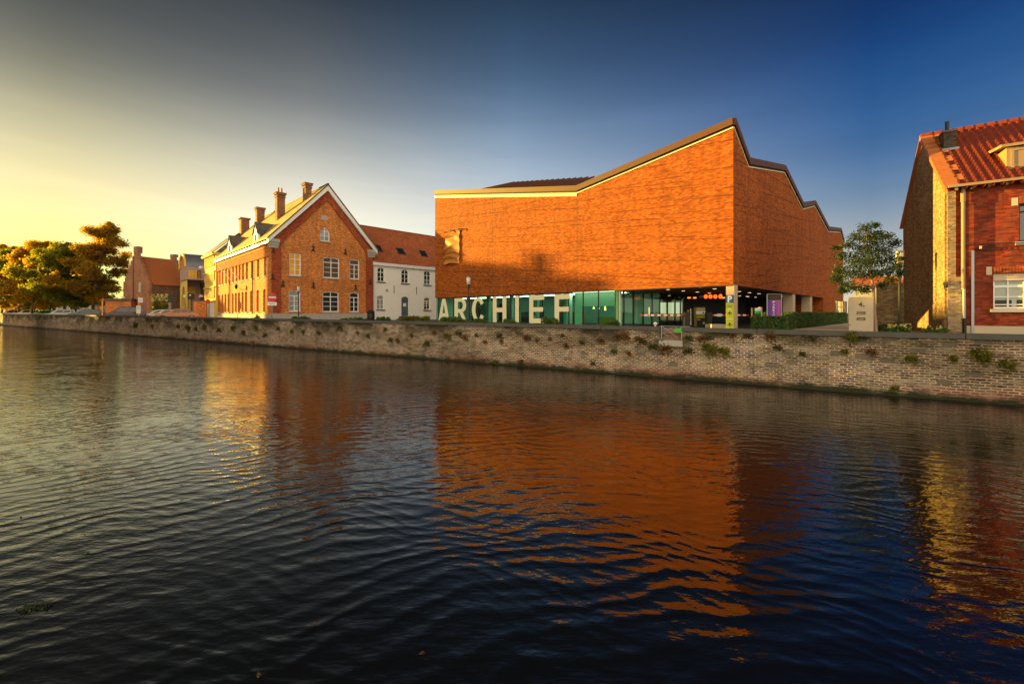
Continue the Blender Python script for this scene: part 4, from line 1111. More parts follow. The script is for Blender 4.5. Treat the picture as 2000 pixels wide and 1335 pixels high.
# ------------------------------------------------------------------ white house
Fw = Fr(GF.p(W, -.3, 0).xy, DB, (.7141, -.7)); t = thing('white_house', 'whitewashed two storey house with red tiled roof and grey door', 'house', Vector((*Fw.o.xy, G)))
L = Fw.u(849)+6; Zw = Fw.z(730, 516)
ww = [((737, 751, 522, 550), .25, 'pane'), ((784, 798, 526, 553), .3, 'pane'), ((828, 841, 529, 556), .2, 'pane'), ((736, 750, 577, 604), .2, 'pane_pale'), ((828, 840, 581, 605), .2, 'pane')]
hs_ = [opening(*rect_px(Fw, *r), rise) for r, rise, g_ in ww]
d0 = opening(*rect_px(Fw, 784, 798, 579, 617), .3)
mb = MB(); mb.wall(Fw, [(0, G), (L, G), (L, Zw), (0, Zw)], hs_+[d0], reveal=.25); mb.build('wall', K['plaster'], t)
for i, (h, (r, rise, g_)) in enumerate(zip(hs_, ww)):
    window(t, Fw, h, v=-.12, glass_=g_, vm=[(.5, 0, 1 if i < 3 else .72, .11)], hm=[(.66 if i < 3 else .72, .1), (.33, .05)], fw=.11, silmat='bluestone', sillout=.18)
o = MB().fpoly(Fw, d0, -.22, -.14).build('door', K['door'], t)
us_ = [p[0] for p in d0]; um = (min(us_)+max(us_))/2; zd = min(p[1] for p in d0)
mb = MB(); mb.box(Fw, um-.28, um+.28, -.139, -.12, zd+1.6, zd+2.15); mb.build('notice', K['white_sign'], o)
mb = MB(); mb.box(Fw, min(us_)+.02, max(us_)-.02, -.139, -.13, zd+2.5, zd+2.56); mb.build('door_rail', K['ink'], o)
mb = MB(); mb.box(Fw, um-1.6, um+1.6, .01, 1.2, G, zd-.4); mb.box(Fw, um-1.2, um+1.2, .01, .8, zd-.399, zd-.02); mb.build('steps', K['bluestone'], t)
mb = MB(); mb.box(Fw, -.05, L, .01, .4, Zw-.15, Zw+.35); mb.build('eaves_board', K['white'], t)
q_ = 5.7; zr_ = E+14.7
mb = MB(); mb.prism([Fw.p(-.0, .45, Zw+.36), Fw.p(L, .45, Zw+.36), Fw.p(L, -q_, zr_), Fw.p(-.0, -q_, zr_)], (0, 0, .12)); mb.prism([Fw.p(0, -2*q_, Zw+.36), Fw.p(L, -2*q_, Zw+.36), Fw.p(L, -q_, zr_+.002), Fw.p(0, -q_, zr_+.002)], (0, 0, .12))
mb.prism([Fw.p(-5, -q_-.0, zr_), Fw.p(0, -q_, zr_), Fw.p(0, -1.5, Zw+2.4), Fw.p(-5, -1.5, Zw+2.4)], (0, 0, .1))
rf = mb.build('roof', K['tile_red'], t)
MB().prism([Fw.p(-5, -q_-.15, zr_+.1), Fw.p(L, -q_-.15, zr_+.1), Fw.p(L, -q_+.15, zr_+.1), Fw.p(-5, -q_+.15, zr_+.1)], (0, 0, .12)).build('ridge_cap', K['tile_red'], rf)
sl = (zr_-Zw-.36)/(q_+.45)
def roofw(px, py):
    # point on the white house roof
    best = None
    for i in range(400):
        v = .45-(q_+.45)*i/400; z = Zw+.36+sl*(.45-v)
        zz = Fw.z(px, py, v)
        if best is None or abs(zz-z) < best[0]: best = (abs(zz-z), Fw.u(px, v), v, z)
    return best[1:]
for (x0, x1, y0, y1) in ((731, 744.5, 482.5, 491.5), (776.5, 789.5, 488.5, 497.5), (821, 833, 493, 501.5)):
    u, v, z = roofw((x0+x1)/2, (y0+y1)/2); hw = .68; hv = .55
    P = lambda du, dv, up: Fw.p(u+du, v+dv, z-sl*dv+.13+up)
    o = MB().prism([P(-hw, hv, 0), P(hw, hv, 0), P(hw, -hv, 0), P(-hw, -hv, 0)], (0, 0, .1)).build('skylight', K['dark'], rf)
    MB().prism([P(-hw+.12, hv-.1, .1), P(hw-.12, hv-.1, .1), P(hw-.12, -hv+.1, .1), P(-hw+.12, -hv+.1, .1)], (0, 0, .012)).build('pane', K['car_glass'], o)
MB().cyl(Fw.p(.12, .12, G), Fw.p(.12, .12, Zw), .09).build('downpipe', K['zinc'], t)
mb = MB()
for px, y0, y1 in ((769.5, 558, 573), (813.5, 560, 575), (776, 518, 524), (807, 520, 527), (821, 521, 527)):
    u = Fw.u(px); mb.box(Fw, u-.05, u+.05, .005, .04, Fw.z(px, y1), Fw.z(px, y0))
mb.each('wall_anchor', K['dark'], t)
u, z = Fw.uz(755.5, 567); MB().box(Fw, u-.2, u+.2, .005, .08, z-.2, z+.2).build('vent', K['stone'], t)

# ------------------------------------------------------------------ red house at the right
t = thing('red_brick_house', 'red brick house with pantile roof, dormer and tan brick gable side', 'house', Vector((*R0, G)))
sR = RS.u(1764); sr = RS.u(1803); zf = RF.z(1850, 366); zrr = RS.z(1803, 272); zre = RS.z(1764, 447)
Lh = 9.0
wg = opening(RF.u(1940), RF.u(1940)+2.6, RF.z(1945, 603), RF.z(1945, 534.5))
wu = opening(RF.u(1990), RF.u(1990)+1.5, RF.z(1992, 472), RF.z(1992, 398))
mb = MB(); mb.wall(RF, [(.0, G), (Lh, G), (Lh, zf), (0, zf)], [wg, wu], reveal=.25); mb.build('front_wall', K['brick_red'], t)
mb = MB(); mb.wall(RS, [(0, G), (sR, G), (sR, zre), (sr, zrr), (0, zf)], [], v=0)
mb.build('gable_wall', K['brick_tan'], t)
# corner pier, wider at the foot
p_top = RF.u(1865.5); p_bot = RF.u(1880)
mb = MB(); zmid = RF.z(1870, 541)
mb.box(RF, -.02, p_top, .005, .10, zmid+.002, zf-.25); mb.box(RF, -.02, p_bot, .005, .16, G, zmid)
mb.box(RS, .0, .5, .003, .10, G, zf-.3)
mb.build('corner_pier', K['brick_tan'], t)
MB().box(RF, p_bot+.01, Lh, .006, .07, G, RF.z(1900, 636)).build('plinth', K['concrete'], t)
o = window(t, RF, wg, v=-.16, glass_='pane_pale', vm=[(.2, .0, .82, .06), (.4, .0, .82, .06), (.6, 0, .82, .06), (.8, 0, .82, .06)], hm=[(.64, .12), (.34, .05), (.12, .05)], fw=.09, silmat='stone', sillout=.14)
us_ = [p[0] for p in wg]; zs_ = [p[1] for p in wg]
mb = MB(); mb.box(RF, min(us_)+.02, max(us_)-.02, -.155, -.08, max(zs_)-.33, max(zs_)-.01); mb.build('shutter_box', K['column'], o)
mb = MB(); 
for a, b in ((.05, .42), (.52, .95)): mb.box(RF, min(us_)+(max(us_)-min(us_))*a*.6, min(us_)+(max(us_)-min(us_))*b*.6, -.206, -.2, min(zs_)+.1, min(zs_)+.42)
mb.each('dark_lower_pane', K['ink'], o)
window(t, RF, wu, v=-.16, glass_='pane', vm=[(.5, 0, 1, .07)], hm=[(.8, .07)], fw=.08, frame='dark', silmat='stone')
for px, y0, y1, dx in ((1926, 521, 537, 11), (1976, 387, 402, 12)):
    a = RF.u(px); MB().box(RF, a, RF.u(px+dx), -.02, .02, RF.z(px, y1), RF.z(px, y0)).build('key_stone', K['column'], t)
# soldier courses over the windows
mb = MB()
for pl in (wg, wu):
    a = min(p[0] for p in pl); b = max(p[0] for p in pl); z = max(p[1] for p in pl); n = int((b-a)/.1)
    for i in range(n): mb.box(RF, a+(b-a)*i/n+.008, a+(b-a)*(i+1)/n-.008, .002, .02, z+.01, z+.34)
mb.build('lintel_bricks', K['brick_band'], t)
# gutter on brackets
mb = MB(); mb.box(RF, -.05, Lh, .30, .46, zf-.12, zf+.0); mb.build('gutter', K['board'], t)
mb = MB()
for i in range(16): mb.box(RF, .2+i*.56, .30+i*.56, .01, .34, zf-.26, zf-.122)
mb.each('gutter_bracket', K['board'], t)
MB().box(RF, 0, Lh, .002, .30, zf-.06, zf-.02).build('eaves_soffit', K['dark'], t)
# pantiles: waves across, steps down the slope
mb = MB(); du = .055; su = .30; rows = 20
nU = int(Lh/du); vs = []; ke = -.42; m_ = (zrr+.12-(zf+.12))/sr
seq = []
for r in range(rows):
    for q in (0, 1):
        s = ke+(sr-ke)*((r+q)/rows)
        lift = .05 if q == 0 else 0.0
        seq.append((s-(.0 if q else 0.02), lift))
for s, lift in seq:
    for i in range(nU+1):
        u = .32+i*du; wv = math.sin(u/su*2*math.pi); hgt = .085*wv+(.02 if wv > .3 else 0)
        P = RS.p(s, 0, 0)+RF.d*u; vs.append(Vector((P.x, P.y, zf+.15+m_*s+hgt+lift)))
n1 = nU+1
mb.mesh(vs, [(r*n1+i, r*n1+i+1, (r+1)*n1+i+1, (r+1)*n1+i) for r in range(len(seq)-1) for i in range(nU)], True)
P = lambda s, u, z: RS.p(s, 0, 0)+RF.d*u+Vector((0, 0, z))
mb.prism([P(sr, .1, zrr+.1), P(sr, Lh, zrr+.1), P(sR+.3, Lh, zre), P(sR+.3, .1, zre)], (0, 0, .08))
rf = mb.build('roof', K['tile_pan'], t)
# ridge tiles
mb = MB()
for i in range(22):
    a = -.1+i*.42; mb.cyl(P(sr, a, zrr+.14), P(sr, a+.44, zrr+.15), .17, .20, 10)
mb.build('ridge_tile', K['tile_pan'], rf)
# flat verge tiles capping the gable, front and rear slope
mb = MB(); n = 12
for i in range(n):
    s0 = -.38+(sr+.38)*i/n; s1 = -.38+(sr+.38)*(i+1)/n+.04
    z0 = zf+.12+m_*s0; z1 = zf+.12+m_*s1
    mb.prism([P(s0, -.14, z0+.10), P(s0, .36, z0+.12), P(s1, .36, z1+.06), P(s1, -.14, z1+.04)], (0, 0, .05))
    mb.prism([P(s0, -.16, z0-.16), P(s0, -.16, z0+.14), P(s1, -.16, z1+.10), P(s1, -.16, z1-.2)], RS.n*-.04)
    if i % 2: mb.prism([P(s0+.08, .37, z0+.16), P(s0+.08, .62, z0+.18), P(s1+.05, .62, z1+.14), P(s1+.05, .37, z1+.12)], (0, 0, .05))
mb.prism([P(sr, -.14, zrr+.16), P(sr, .1, zrr+.16), P(sR+.3, .1, zre+.05), P(sR+.3, -.14, zre+.05)], (0, 0, .06))
mb.build('verge_tile', K['tile_verge'], rf)
# chimney near the ridge
sF = sr-1.75; Pf = RS.p(sF, 0, 0)
ux = lambda px: (ray(px)*Pf.y-Pf.x)/(RF.d.x-ray(px)*RF.d.y)
c0, c1 = ux(1843), ux(1868); zc_t = E+(HY-263)/FPX*Pf.y
o = MB().box(RS, sF, sF+.85, -c1, -c0, zf+m_*sF-.3, zc_t).build('chimney', K['brick_black'], t)
MB().box(RS, sF-.05, sF+.9, -c1-.05, -c0+.05, zc_t+.001, zc_t+.09).build('cap', K['slate'], o)
uP = ux(1853); MB().cyl(RS.p(sF+.3, -uP, zc_t+.09), RS.p(sF+.3, -uP, zc_t+.66), .09, .09).build('pot', K['black'], o)
MB().box(RS, sF-.12, sF-.002, -c1-.08, -c0+.08, zf+m_*sF+.14, zf+m_*sF+.26).build('flashing', K['zinc'], o)
da = RF.u(1966, -.6); zl = zf+m_*.6+.12; dz_ = E+7.95
o = MB().box(RS, .6, 3.2, -da-2.6, -da, zl-.3, dz_).build('dormer', K['board'], t)
MB().prism([P(.42, da-.22, dz_+.02), P(.42, da+2.8, dz_+.02), P(3.4, da+2.8, dz_+.35), P(3.4, da-.22, dz_+.35)], (0, 0, .13)).build('dormer_roof', K['board'], o)
Fd = Fr((RS.p(.6, 0, 0)+RF.d*da).xy, RF.d, RF.n)
window(o, Fd, opening(.14, 2.4, zl+.06, dz_-.08), v=.03, glass_='car_glass', vm=[(.5, 0, 1, .08)], sill=False, frame='board', name='dormer_window')
# downpipe, conduit, cable, junction
u = RF.u(1879); zt, zm, zl2 = RF.z(1879, 378), RF.z(1880, 565), RF.z(1882, 622)
o = MB().cyl(RF.p(u, .16, zm), RF.p(u, .16, zf-.12), .075).cyl(RF.p(u, .16, zt-.45), RF.p(u, .16, zt), .095).build('downpipe', K['board'], t)
MB().cyl(RF.p(u+.03, .17, zl2), RF.p(u+.03, .17, zm+.01), .06).build('lower_pipe', K['grey_metal'], o)
MB().cyl(RF.p(u+.04, .18, G), RF.p(u+.04, .18, zl2+.02), .075).build('pipe_shoe', K['black'], o)
mb = MB(); u2 = RF.u(1898); mb.box(RF, u2-.05, u2+.05, .0715, .14, G, RF.z(1898, 490)); mb.build('conduit', K['grey_metal'], t)
mb = MB(); pts = []
for i in range(26):
    f = i/25; pts.append(RF.p(RF.u(1880)+f*(Lh-1.5), .10+.05*math.sin(f*9), RF.z(1900, 480)+.05*math.sin(f*17)+.12*f))
mb.tube(pts, .014)
for k in range(4):
    c = (RF.u(1918+k*6), RF.z(1920, 485)); pr = [RF.p(c[0]+(.22+.03*k)*math.cos(a*R(24)), .09+.01*k, c[1]+(.07+.015*k)*math.sin(a*R(24))) for a in range(16)]
    mb.tube(pr, .012)
mb.build('cable', K['black'], t)
MB().box(RF, RF.u(1911), RF.u(1915.5), .08, .16, RF.z(1913, 486.5), RF.z(1913, 481)).build('junction_box', K['column'], t)

# brick garden wall between the house and the archive, outbuilding behind
F = Fr(RS.p(sR-.3, -.2, 0).xy, (-.839, .544), (-.544, -.839)); 
t = thing('garden_wall', 'brown brick garden wall behind the small tree joining the red house', 'wall', F.p(0, 0, G))
ue = F.u(1713)
MB().box(F, 0, ue, -.3, 0, G, F.z(1740, 556)).build('brickwork', K['brick_tan'], t)
MB().box(F, 0, ue+.05, -.35, .05, F.z(1740, 556)+.001, F.z(1740, 556)+.1).build('capping', K['tile_verge'], t)
Fo = Fr(at(1668, 62).xy, (1, -.8), (-.8, -1))
t = thing('pale_outbuilding', 'pale grey outbuilding with red roof glimpsed through the small tree', 'building', Fo.p(3, 0, G))
MB().box(Fo, 0, Fo.u(1765), -6, 0, G, Fo.z(1700, 557)).build('wall', K['stone'], t)
zo = Fo.z(1700, 557)
MB().prism([Fo.p(-.3, .3, zo), Fo.p(Fo.u(1765), .3, zo), Fo.p(Fo.u(1765), -3, zo+1.3), Fo.p(-.3, -3, zo+1.3)], (0, 0, .12)).build('roof', K['tile_red'], t)
# ------------------------------------------------------------------ stepped gable house on the left
e_ = Vector((.351, .936, 0)); g_ = Vector((.936, -.351, 0)); p1 = Vector((-83.7, 95, 0))
o0 = p1-g_*4.6
Fh = Fr(o0.xy, g_, -e_); t = thing('stepped_gable_house', 'old brick house with stepped gables and steep orange tiled roof', 'house', Vector((o0.x, o0.y, G)))
ze, za = E+6.7, E+12.66; Wd = 9.2; Lh_ = 7.4
def stepped(v0, v1, name, chim):
    pts = [(0, G), (Wd, G), (Wd, ze+.5)]
    n = 7
    for i in range(n):
        u = Wd-(Wd/2-.8)*(i+1)/n; z = ze+.5+(za+.5-ze)*(i+1)/n
        pts += [(u, pts[-1][1]), (u, z)]
    pts += [(2*Wd/2-u, pts[-1][1])] if False else []
    left = [(Wd-u, z) for u, z in pts[2:]][::-1]
    poly = pts+left
    o = MB().fpoly(Fh, poly, v0, v1).build(name, K['brick_pink'], t)
    MB().box(Fh, Wd/2-.8, Wd/2+.7, v0-.35, v1+.05, za+.8, chim).build('chimney', K['brick_pink'], o)
    return o
gw = stepped(-.5, 0, 'gable_wall', E+14.9); stepped(-Lh_-.5, -Lh_, 'gable_wall', E+14.1)
MB().box(Fh, .02, Wd-.02, -Lh_+.01, -.51, G, ze).build('side_wall', K['brick_dark'], t)
mb = MB()
for s in (0, 1):
    ue = Wd+.35 if s else -.35
    mb.prism([Fh.p(ue, -.52, ze-.4), Fh.p(Wd/2, -.52, za), Fh.p(Wd/2, -Lh_+.02, za), Fh.p(ue, -Lh_+.02, ze-.4)], (0, 0, .16))
rf = mb.build('roof', K['tile_verge'], t)
Fhs = Fr(Fh.p(Wd, 0, 0).xy, e_, g_)
MB().box(Fhs, 3.4, 4.5, -.05, .05, E+2.3, E+4.1).build('window', K['door'], t)
MB().box(Fh, Wd-3.6, Wd-2.9, -.02, .06, ze-2.0, ze+.2).build('window', K['pane_pale'], t)
MB().cyl(Fh.p(Wd/2-.9, .1, G), Fh.p(Wd/2-.9, .1, za), .1).build('downpipe', K['brick_dark'], t)
mb = MB(); mb.prism([Fhs.p(5.0, -1.6, ze+1.65), Fhs.p(6.0, -1.6, ze+1.65), Fhs.p(6.0, -1.0, ze+.9), Fhs.p(5.0, -1.0, ze+.9)], (.1, 0, .12)); mb.build('skylight', K['pane_pale'], rf)

# barrel roofed building with arched portal
Fb = Fr(at(364, 92).xy, DB, (.7141, -.7)); t = thing('barrel_roof_building', 'mauve building with curved zinc roof and sunlit arched end', 'building', Vector((*Fb.o.xy, G)))
Lb = 7.5; zb0, zb1 = Fb.z(366, 521), Fb.z(364, 492)
MB().box(Fb, 0, Lb, -8, 0, G, zb0).build('wall', K['mauve_wall'], t)
mb = MB(); n = 14; hw = 4.0
prof = [(-hw+hw*math.cos(R(180*i/n)), zb0+(zb1-zb0)*math.sin(R(180*i/n))) for i in range(n+1)]
vs = []
for u in (-.25, Lb): vs += [Fb.p(u, v, z) for v, z in prof]
mb.mesh(vs, [(i, i+1, n+2+i, n+1+i) for i in range(n)], True); mb.build('barrel_roof', K['zinc'], t)
mb = MB()
for u0, u1, k in ((-.3, -.02, 1.0),):
    for i in range(n):
        a, b = prof[i], prof[i+1]; s = lambda p: (-hw+(p[0]+hw)*.84, zb0+(p[1]-zb0)*.84)
        P = [Fb.p(u0, a[0], a[1]+.05), Fb.p(u0, b[0], b[1]+.05), Fb.p(u0, *s(b)), Fb.p(u0, *s(a))]
        mb.prism(P, Fb.d*.25)
mb.build('arch_rim', K['yellow_wall'], t)
mb = MB(); mb.prism([Fb.p(-.01, v, z-.05) for v, z in prof], Fb.d*.02); mb.build('arch_wall', K['brick_gable'], t)
mb = MB()
for i in range(12): mb.box(Fb, .4+i*.62, .46+i*.62, -.6, -.0, zb0, zb0+.5)
mb.build('roof_seam', K['zinc'], t)
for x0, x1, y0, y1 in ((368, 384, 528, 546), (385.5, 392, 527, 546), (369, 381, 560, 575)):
    o = window(t, Fb, opening(Fb.u(x0), Fb.u(x1), Fb.z(370, y1), Fb.z(370, y0)), v=.12, glass_='pane_reflect', vm=[(.5, 0, 1, .12)], sill=False, frame='dark' if x0 > 384 else 'yellow_wall')
for px, py in ((363.5, 578), (393.5, 522), (393, 578)):
    c = at(px, 91, py=py); MB().cyl(c-Vector((0, 0, .25)), c+Vector((0, 0, .25)), .5, .4, 10).build('wall_lamp', K['frost'], t)
Fpo = Fr(at(366, 88).xy, DA, (-.7, -.7141)); t = thing('arched_portal', 'sunlit yellow pointed arch portal with brick sides before the mauve building', 'portal', Vector((*Fpo.o.xy, G)))
Lp = 9.0; zp = Fpo.z(362, 547)
arch = [(1.6, G), (7.4, G)]+[(7.4-.0-5.8*i/10, G+ (zp-1.2-G)*(1-(2*i/10-1)**2*.6)) for i in range(0, 11)]
mb = MB(); mb.wall(Fpo, [(0, G), (Lp, G), (Lp, zp-1.4), (Lp*.75, zp), (0, zp)], [arch], reveal=.9); mb.build('arch_wall', K['yellow_wall'], t)
mb = MB(); mb.box(Fpo, 0, Lp, -3.2, -3, G, zp-.3); mb.build('back_wall', K['brick_dark'], t)
mb = MB(); mb.prism([Fpo.p(-.2, .3, zp), Fpo.p(Lp*.75, .3, zp), Fpo.p(Lp*.75, -3.3, zp), Fpo.p(-.2, -3.3, zp)], (0, 0, .3)); mb.build('roof_slab', K['mauve_wall'], t)
# low walls, hut, shrubs by the car park
def low_wall(x0, x1, y, Y, name, label, mat, th=.4, cap=None):
    F = Fr(at(x0, Y).xy, (1, .35), (.35, -1)); t = thing(name, label, 'wall', F.p(0, 0, G)); u1 = F.u(x1)
    MB().box(F, 0, u1, -th, 0, G, F.z((x0+x1)/2, y)).build('brickwork', K[mat], t)
    MB().box(F, -.05, u1+.05, -th-.06, .06, F.z((x0+x1)/2, y)+.001, F.z((x0+x1)/2, y)+.14).build('capping', K[cap or mat], t)
low_wall(378, 403, 588, 80, 'brick_wall', 'brown brick garden wall beside the yellow building', 'brick_gable', .5, 'slate')
low_wall(300, 334, 592, 88, 'plaster_wall', 'beige plastered wall under the pale flowering shrub', 'mauve_wall')
low_wall(287, 300, 583, 87, 'gate_pier_wall', 'short red brick wall pier left of the flowering shrub', 'brick_pink')
F = Fr(at(206, 92).xy, (1, .3), (.3, -1)); t = thing('brick_hut', 'low red brick garage hut with dark flat roof behind the parked cars', 'garage', F.p(0, 0, G)); u1 = F.u(256)
MB().box(F, 0, u1, -5, 0, G, F.z(230, 587)).build('wall', K['brick_gable'], t); MB().box(F, -.3, u1+.3, -5.3, .3, F.z(230, 587)+.001, F.z(230, 583)).build('roof', K['slate'], t)
c = F.p(F.u(243), .4, F.z(243, 581)); MB().cyl(c-Vector((0, 0, .2)), c+Vector((0, 0, .2)), .35, .3, 8).build('wall_lamp', K['frost'], t)
for (x0, x1, y, Y, m_, lab) in ((96, 178, 588, 150, 'plaster', 'pale far house behind the parked cars and trees'), (10, 22, 590, 150, 'brick_gable', 'small orange gabled house far behind the trees'), (183, 207, 588, 130, 'white', 'white shed with ribbed front behind the cars')):
    F = Fr(at(x0, Y).xy, (1, .5), (.5, -1)); t = thing('far_house', lab, 'house', F.p(0, 0, G)); u1 = F.u(x1); z = F.z((x0+x1)/2, y+6); zr2 = F.z((x0+x1)/2, y-4)
    MB().box(F, 0, u1, -8, 0, G, z).build('wall', K[m_], t)
    mb = MB(); mb.prism([F.p(-.3, .4, z), F.p(u1+.3, .4, z), F.p(u1+.3, -4, zr2), F.p(-.3, -4, zr2)], (0, 0, .2)); mb.prism([F.p(-.3, -8.4, z), F.p(u1+.3, -8.4, z), F.p(u1+.3, -4, zr2), F.p(-.3, -4, zr2)], (0, 0, .2)); mb.build('roof', K['slate' if m_ != 'brick_gable' else 'tile_verge'], t)
    mb = MB(); k = max(1, int(u1/2.5))
    for i in range(k): mb.box(F, (i+.3)*u1/k, (i+.62)*u1/k, .003, .05, G+1.2, z-.7)
    mb.each('window', K['pane'], t)

# ------------------------------------------------------------------ foliage
def leaves(mb, c, rad, n, size, rng, flat=.0, shell=.35):
    c = Vector(c)
    for _ in range(n):
        while shell is None:
            p = Vector((rng.gauss(0, .5), rng.gauss(0, .5), rng.gauss(0, .5)))
            if p.length < 1.7: break
        while shell is not None:
            p = Vector((rng.uniform(-1, 1), rng.uniform(-1, 1), rng.uniform(-1, 1)))
            if p.length <= 1 and p.length > shell*rng.random(): break
        q = c+Vector((p.x*rad[0], p.y*rad[1], p.z*rad[2]))
        nrm = Vector((rng.gauss(0, 1), rng.gauss(0, 1), rng.gauss(0, 1)+flat)).normalized()
        a = nrm.orthogonal().normalized(); b = nrm.cross(a); th = rng.random()*6.28
        a, b = a*math.cos(th)+b*math.sin(th), b*math.cos(th)-a*math.sin(th)
        s = size*rng.uniform(.6, 1.35)
        k = len(mb.v); mb.v += [q-a*s, q-b*s*.5+a*s*.1, q+a*s, q+b*s*.5+a*s*.1]; mb.f.append((k, k+1, k+2, k+3)); mb.sm.append(False)
def big_tree(seed, H, spread, lean, nl, mat, label, loc, group, size=.34, base=.22, r0=.32):
    rng = random.Random(seed)
    t = thing('tree', label, 'tree', loc, group)
    BASE[t.name] = Vector((0, 0, 0))
    wd = MB(); lf = MB()
    top = Vector((lean[0], lean[1], H)); n = 10; tr = []
    for i in range(n+1):
        f = i/n; tr.append(Vector((lean[0]*f**1.5+rng.gauss(0, .12), lean[1]*f**1.5+rng.gauss(0, .12), H*f*.94)))
    tr[0] = Vector((0, 0, 0))
    for i in range(n): wd.cyl(tr[i], tr[i+1], r0*(1-.085*i), r0*(1-.085*(i+1)), 8)
    nb = 17
    for k in range(nb):
        f = base+(1-base)*(k+.5)/nb*.95
        i = min(n-1, int(f*n)); p = tr[i].lerp(tr[i+1], f*n-i)
        az = k*2.4+rng.gauss(0, .4)
        wdt = spread*(math.sin(math.pi*min(1, (f-base)/(1-base)*.80+.24)))**.8*rng.uniform(.55, 1.15)
        e = p+Vector((math.cos(az)*wdt, math.sin(az)*wdt, wdt*rng.uniform(.05, .35)))
        m = p.lerp(e, .5)+Vector((0, 0, .25*rng.random()))
        br = r0*.32*(1-f*.6)
        wd.cyl(p, m, br, br*.7, 5); wd.cyl(m, e, br*.7, br*.25, 5)
        for q in range(7):
            c = p.lerp(e, .30+.13*q)+Vector((rng.gauss(0, .85), rng.gauss(0, .85), rng.gauss(.1, .6)))
            tw = c+Vector((rng.gauss(0, .6), rng.gauss(0, .6), .3)); wd.cyl(p.lerp(e, .28+.11*q), tw, br*.3, br*.1, 4)
            rs = rng.uniform(.6, 1.35)*(.7+.055*spread)
            leaves(lf, c, (rs*1.15, rs*1.15, rs*.72), int(nl*1.5*rs*rs/(nb*7)), size, rng, .4, None)
    leaves(lf, tr[-1]+Vector((0, 0, .2)), (1.0, 1.0, 1.0), int(nl*.03), size, rng)
    wd.build('trunk', K['bark'], t, base=Vector((0, 0, 0))); lf.build('crown', K[mat], t, base=Vector((0, 0, 0)))
    return t
def behind(px, wdist): 
    r = ray(px); Y = (22.76+wdist)/(.84+.542*r); return Vector((r*Y, Y, G))
GL = 'trees lining the canal by the parked cars'
def spot(px, Y): return Vector((ray(px)*Y, Y, G))
big_tree(11, 24.8, 7.6, (3.4, 1.0), 15000, 'leaf_gold', 'tallest golden green tree at the right end of the row, leaning right', spot(180, 108), GL, size=.30, base=.16)
big_tree(12, 19.4, 8.4, (-1.0, 0), 14000, 'leaf_green', 'broad green tree left of the tallest leaning tree', spot(141, 110), GL, base=.13, size=.30)
big_tree(13, 21.0, 8.8, (-.6, 0), 17000, 'leaf_gold', 'golden tree with its trunk beside the bright green car', spot(99, 118), GL, size=.32, base=.15)
big_tree(14, 21.5, 8.4, (.8, 0), 14000, 'leaf_gold', 'golden tree with its trunk beside the silver car', spot(65, 119), GL, size=.32, base=.15)
big_tree(15, 21.5, 8.4, (-1.2, 0), 11000, 'leaf_green', 'green tree with a dark trunk by the white hatchback', spot(38, 129), GL, size=.34, base=.15)
big_tree(16, 23.5, 9.0, (0, 0), 11000, 'leaf_gold', 'leftmost golden tree of the row, only half in view', spot(4, 137), GL, size=.36, base=.15)
# canal houses on the near bank to the left: outside the picture, they shade the wall and the foot of the brick building
qd = Vector((.36, .93, 0)).normalized(); sdv = Vector((-.93, .36, 0)).normalized()
bk = MB(); bk.prism([qd*q+sdv*s_ for q, s_ in ((6, 126), (42, 126), (42, 182), (62, 182), (62, 230), (6, 230))], (0, 0, 1.6)); o = bk.build('pavement', K['ground']); tag(o, kind='structure')
HS = [(8, 16, 16.6, 22.2, 'brick_red'), (16.02, 24, 17.2, 22.6, 'brick_tan'), (24.02, 30.6, 17.0, 22.4, 'brick_gable'), (30.62, 33.4, 16.0, 18.6, 'plaster'), (33.42, 37.2, 17.4, 22.6, 'brick_pink'), (37.22, 42.2, 19.0, 23.2, 'brick_red'), (41.5, 51, 11, 15, 'brick_tan'), (51.02, 59, 10.5, 14.5, 'plaster')]  # last two are unseen, added to shade the left end of the wall
LB = ['red brick canal house at the near end of the opposite row', 'tan brick canal house with chimney in the opposite row', 'orange brick canal house without chimney in the opposite row', 'narrow low white canal house in the opposite row', 'pale pink brick canal house with chimney in the opposite row', 'tallest red brick canal house at the far end of the opposite row', 'unseen low tan brick house added to shade the left canal wall', 'unseen low white house added to shade the left canal wall']
for (q0, q1, ze_, zr_2, m_), lb in zip(HS, LB):
    F = Fr((sdv*(128 if q0 < 41 else 185)+qd*q0).xy, qd, -sdv); w_ = q1-q0; t = thing('canal_house', lb, 'house', F.p(w_/2, 0, 1.6))
    wn_ = [opening(w_*(i+.25)/3, w_*(i+.75)/3, 3.2+k*4.2, 5.6+k*4.2, .2) for i in range(3) for k in range(3)]
    mb = MB(); mb.wall(F, [(0, 1.6), (w_, 1.6), (w_, ze_), (0, ze_)], wn_, reveal=.2); mb.box(F, 0, w_, -10, -.3, 1.6, ze_); mb.build('wall', K[m_], t)
    for h in wn_: window(t, F, h, v=-.12, vm=[(.5, 0, 1, .08)], hm=[(.7, .08)])
    mb = MB()
    for v0, v1 in ((.4, -5), (-10.4, -5)): mb.prism([F.p(-.02, v0, ze_-.1), F.p(w_+.02, v0, ze_-.1), F.p(w_+.02, v1, zr_2), F.p(-.02, v1, zr_2)], (0, 0, .15))
    mb.build('roof', K['tile_red'], t)
    if m_ in ('brick_pink', 'brick_tan'): MB().box(F, w_*.62, w_*.62+1.2, -5.6, -4.4, zr_2-1, zr_2+1.9).build('chimney', K['brick_chimney'], t)

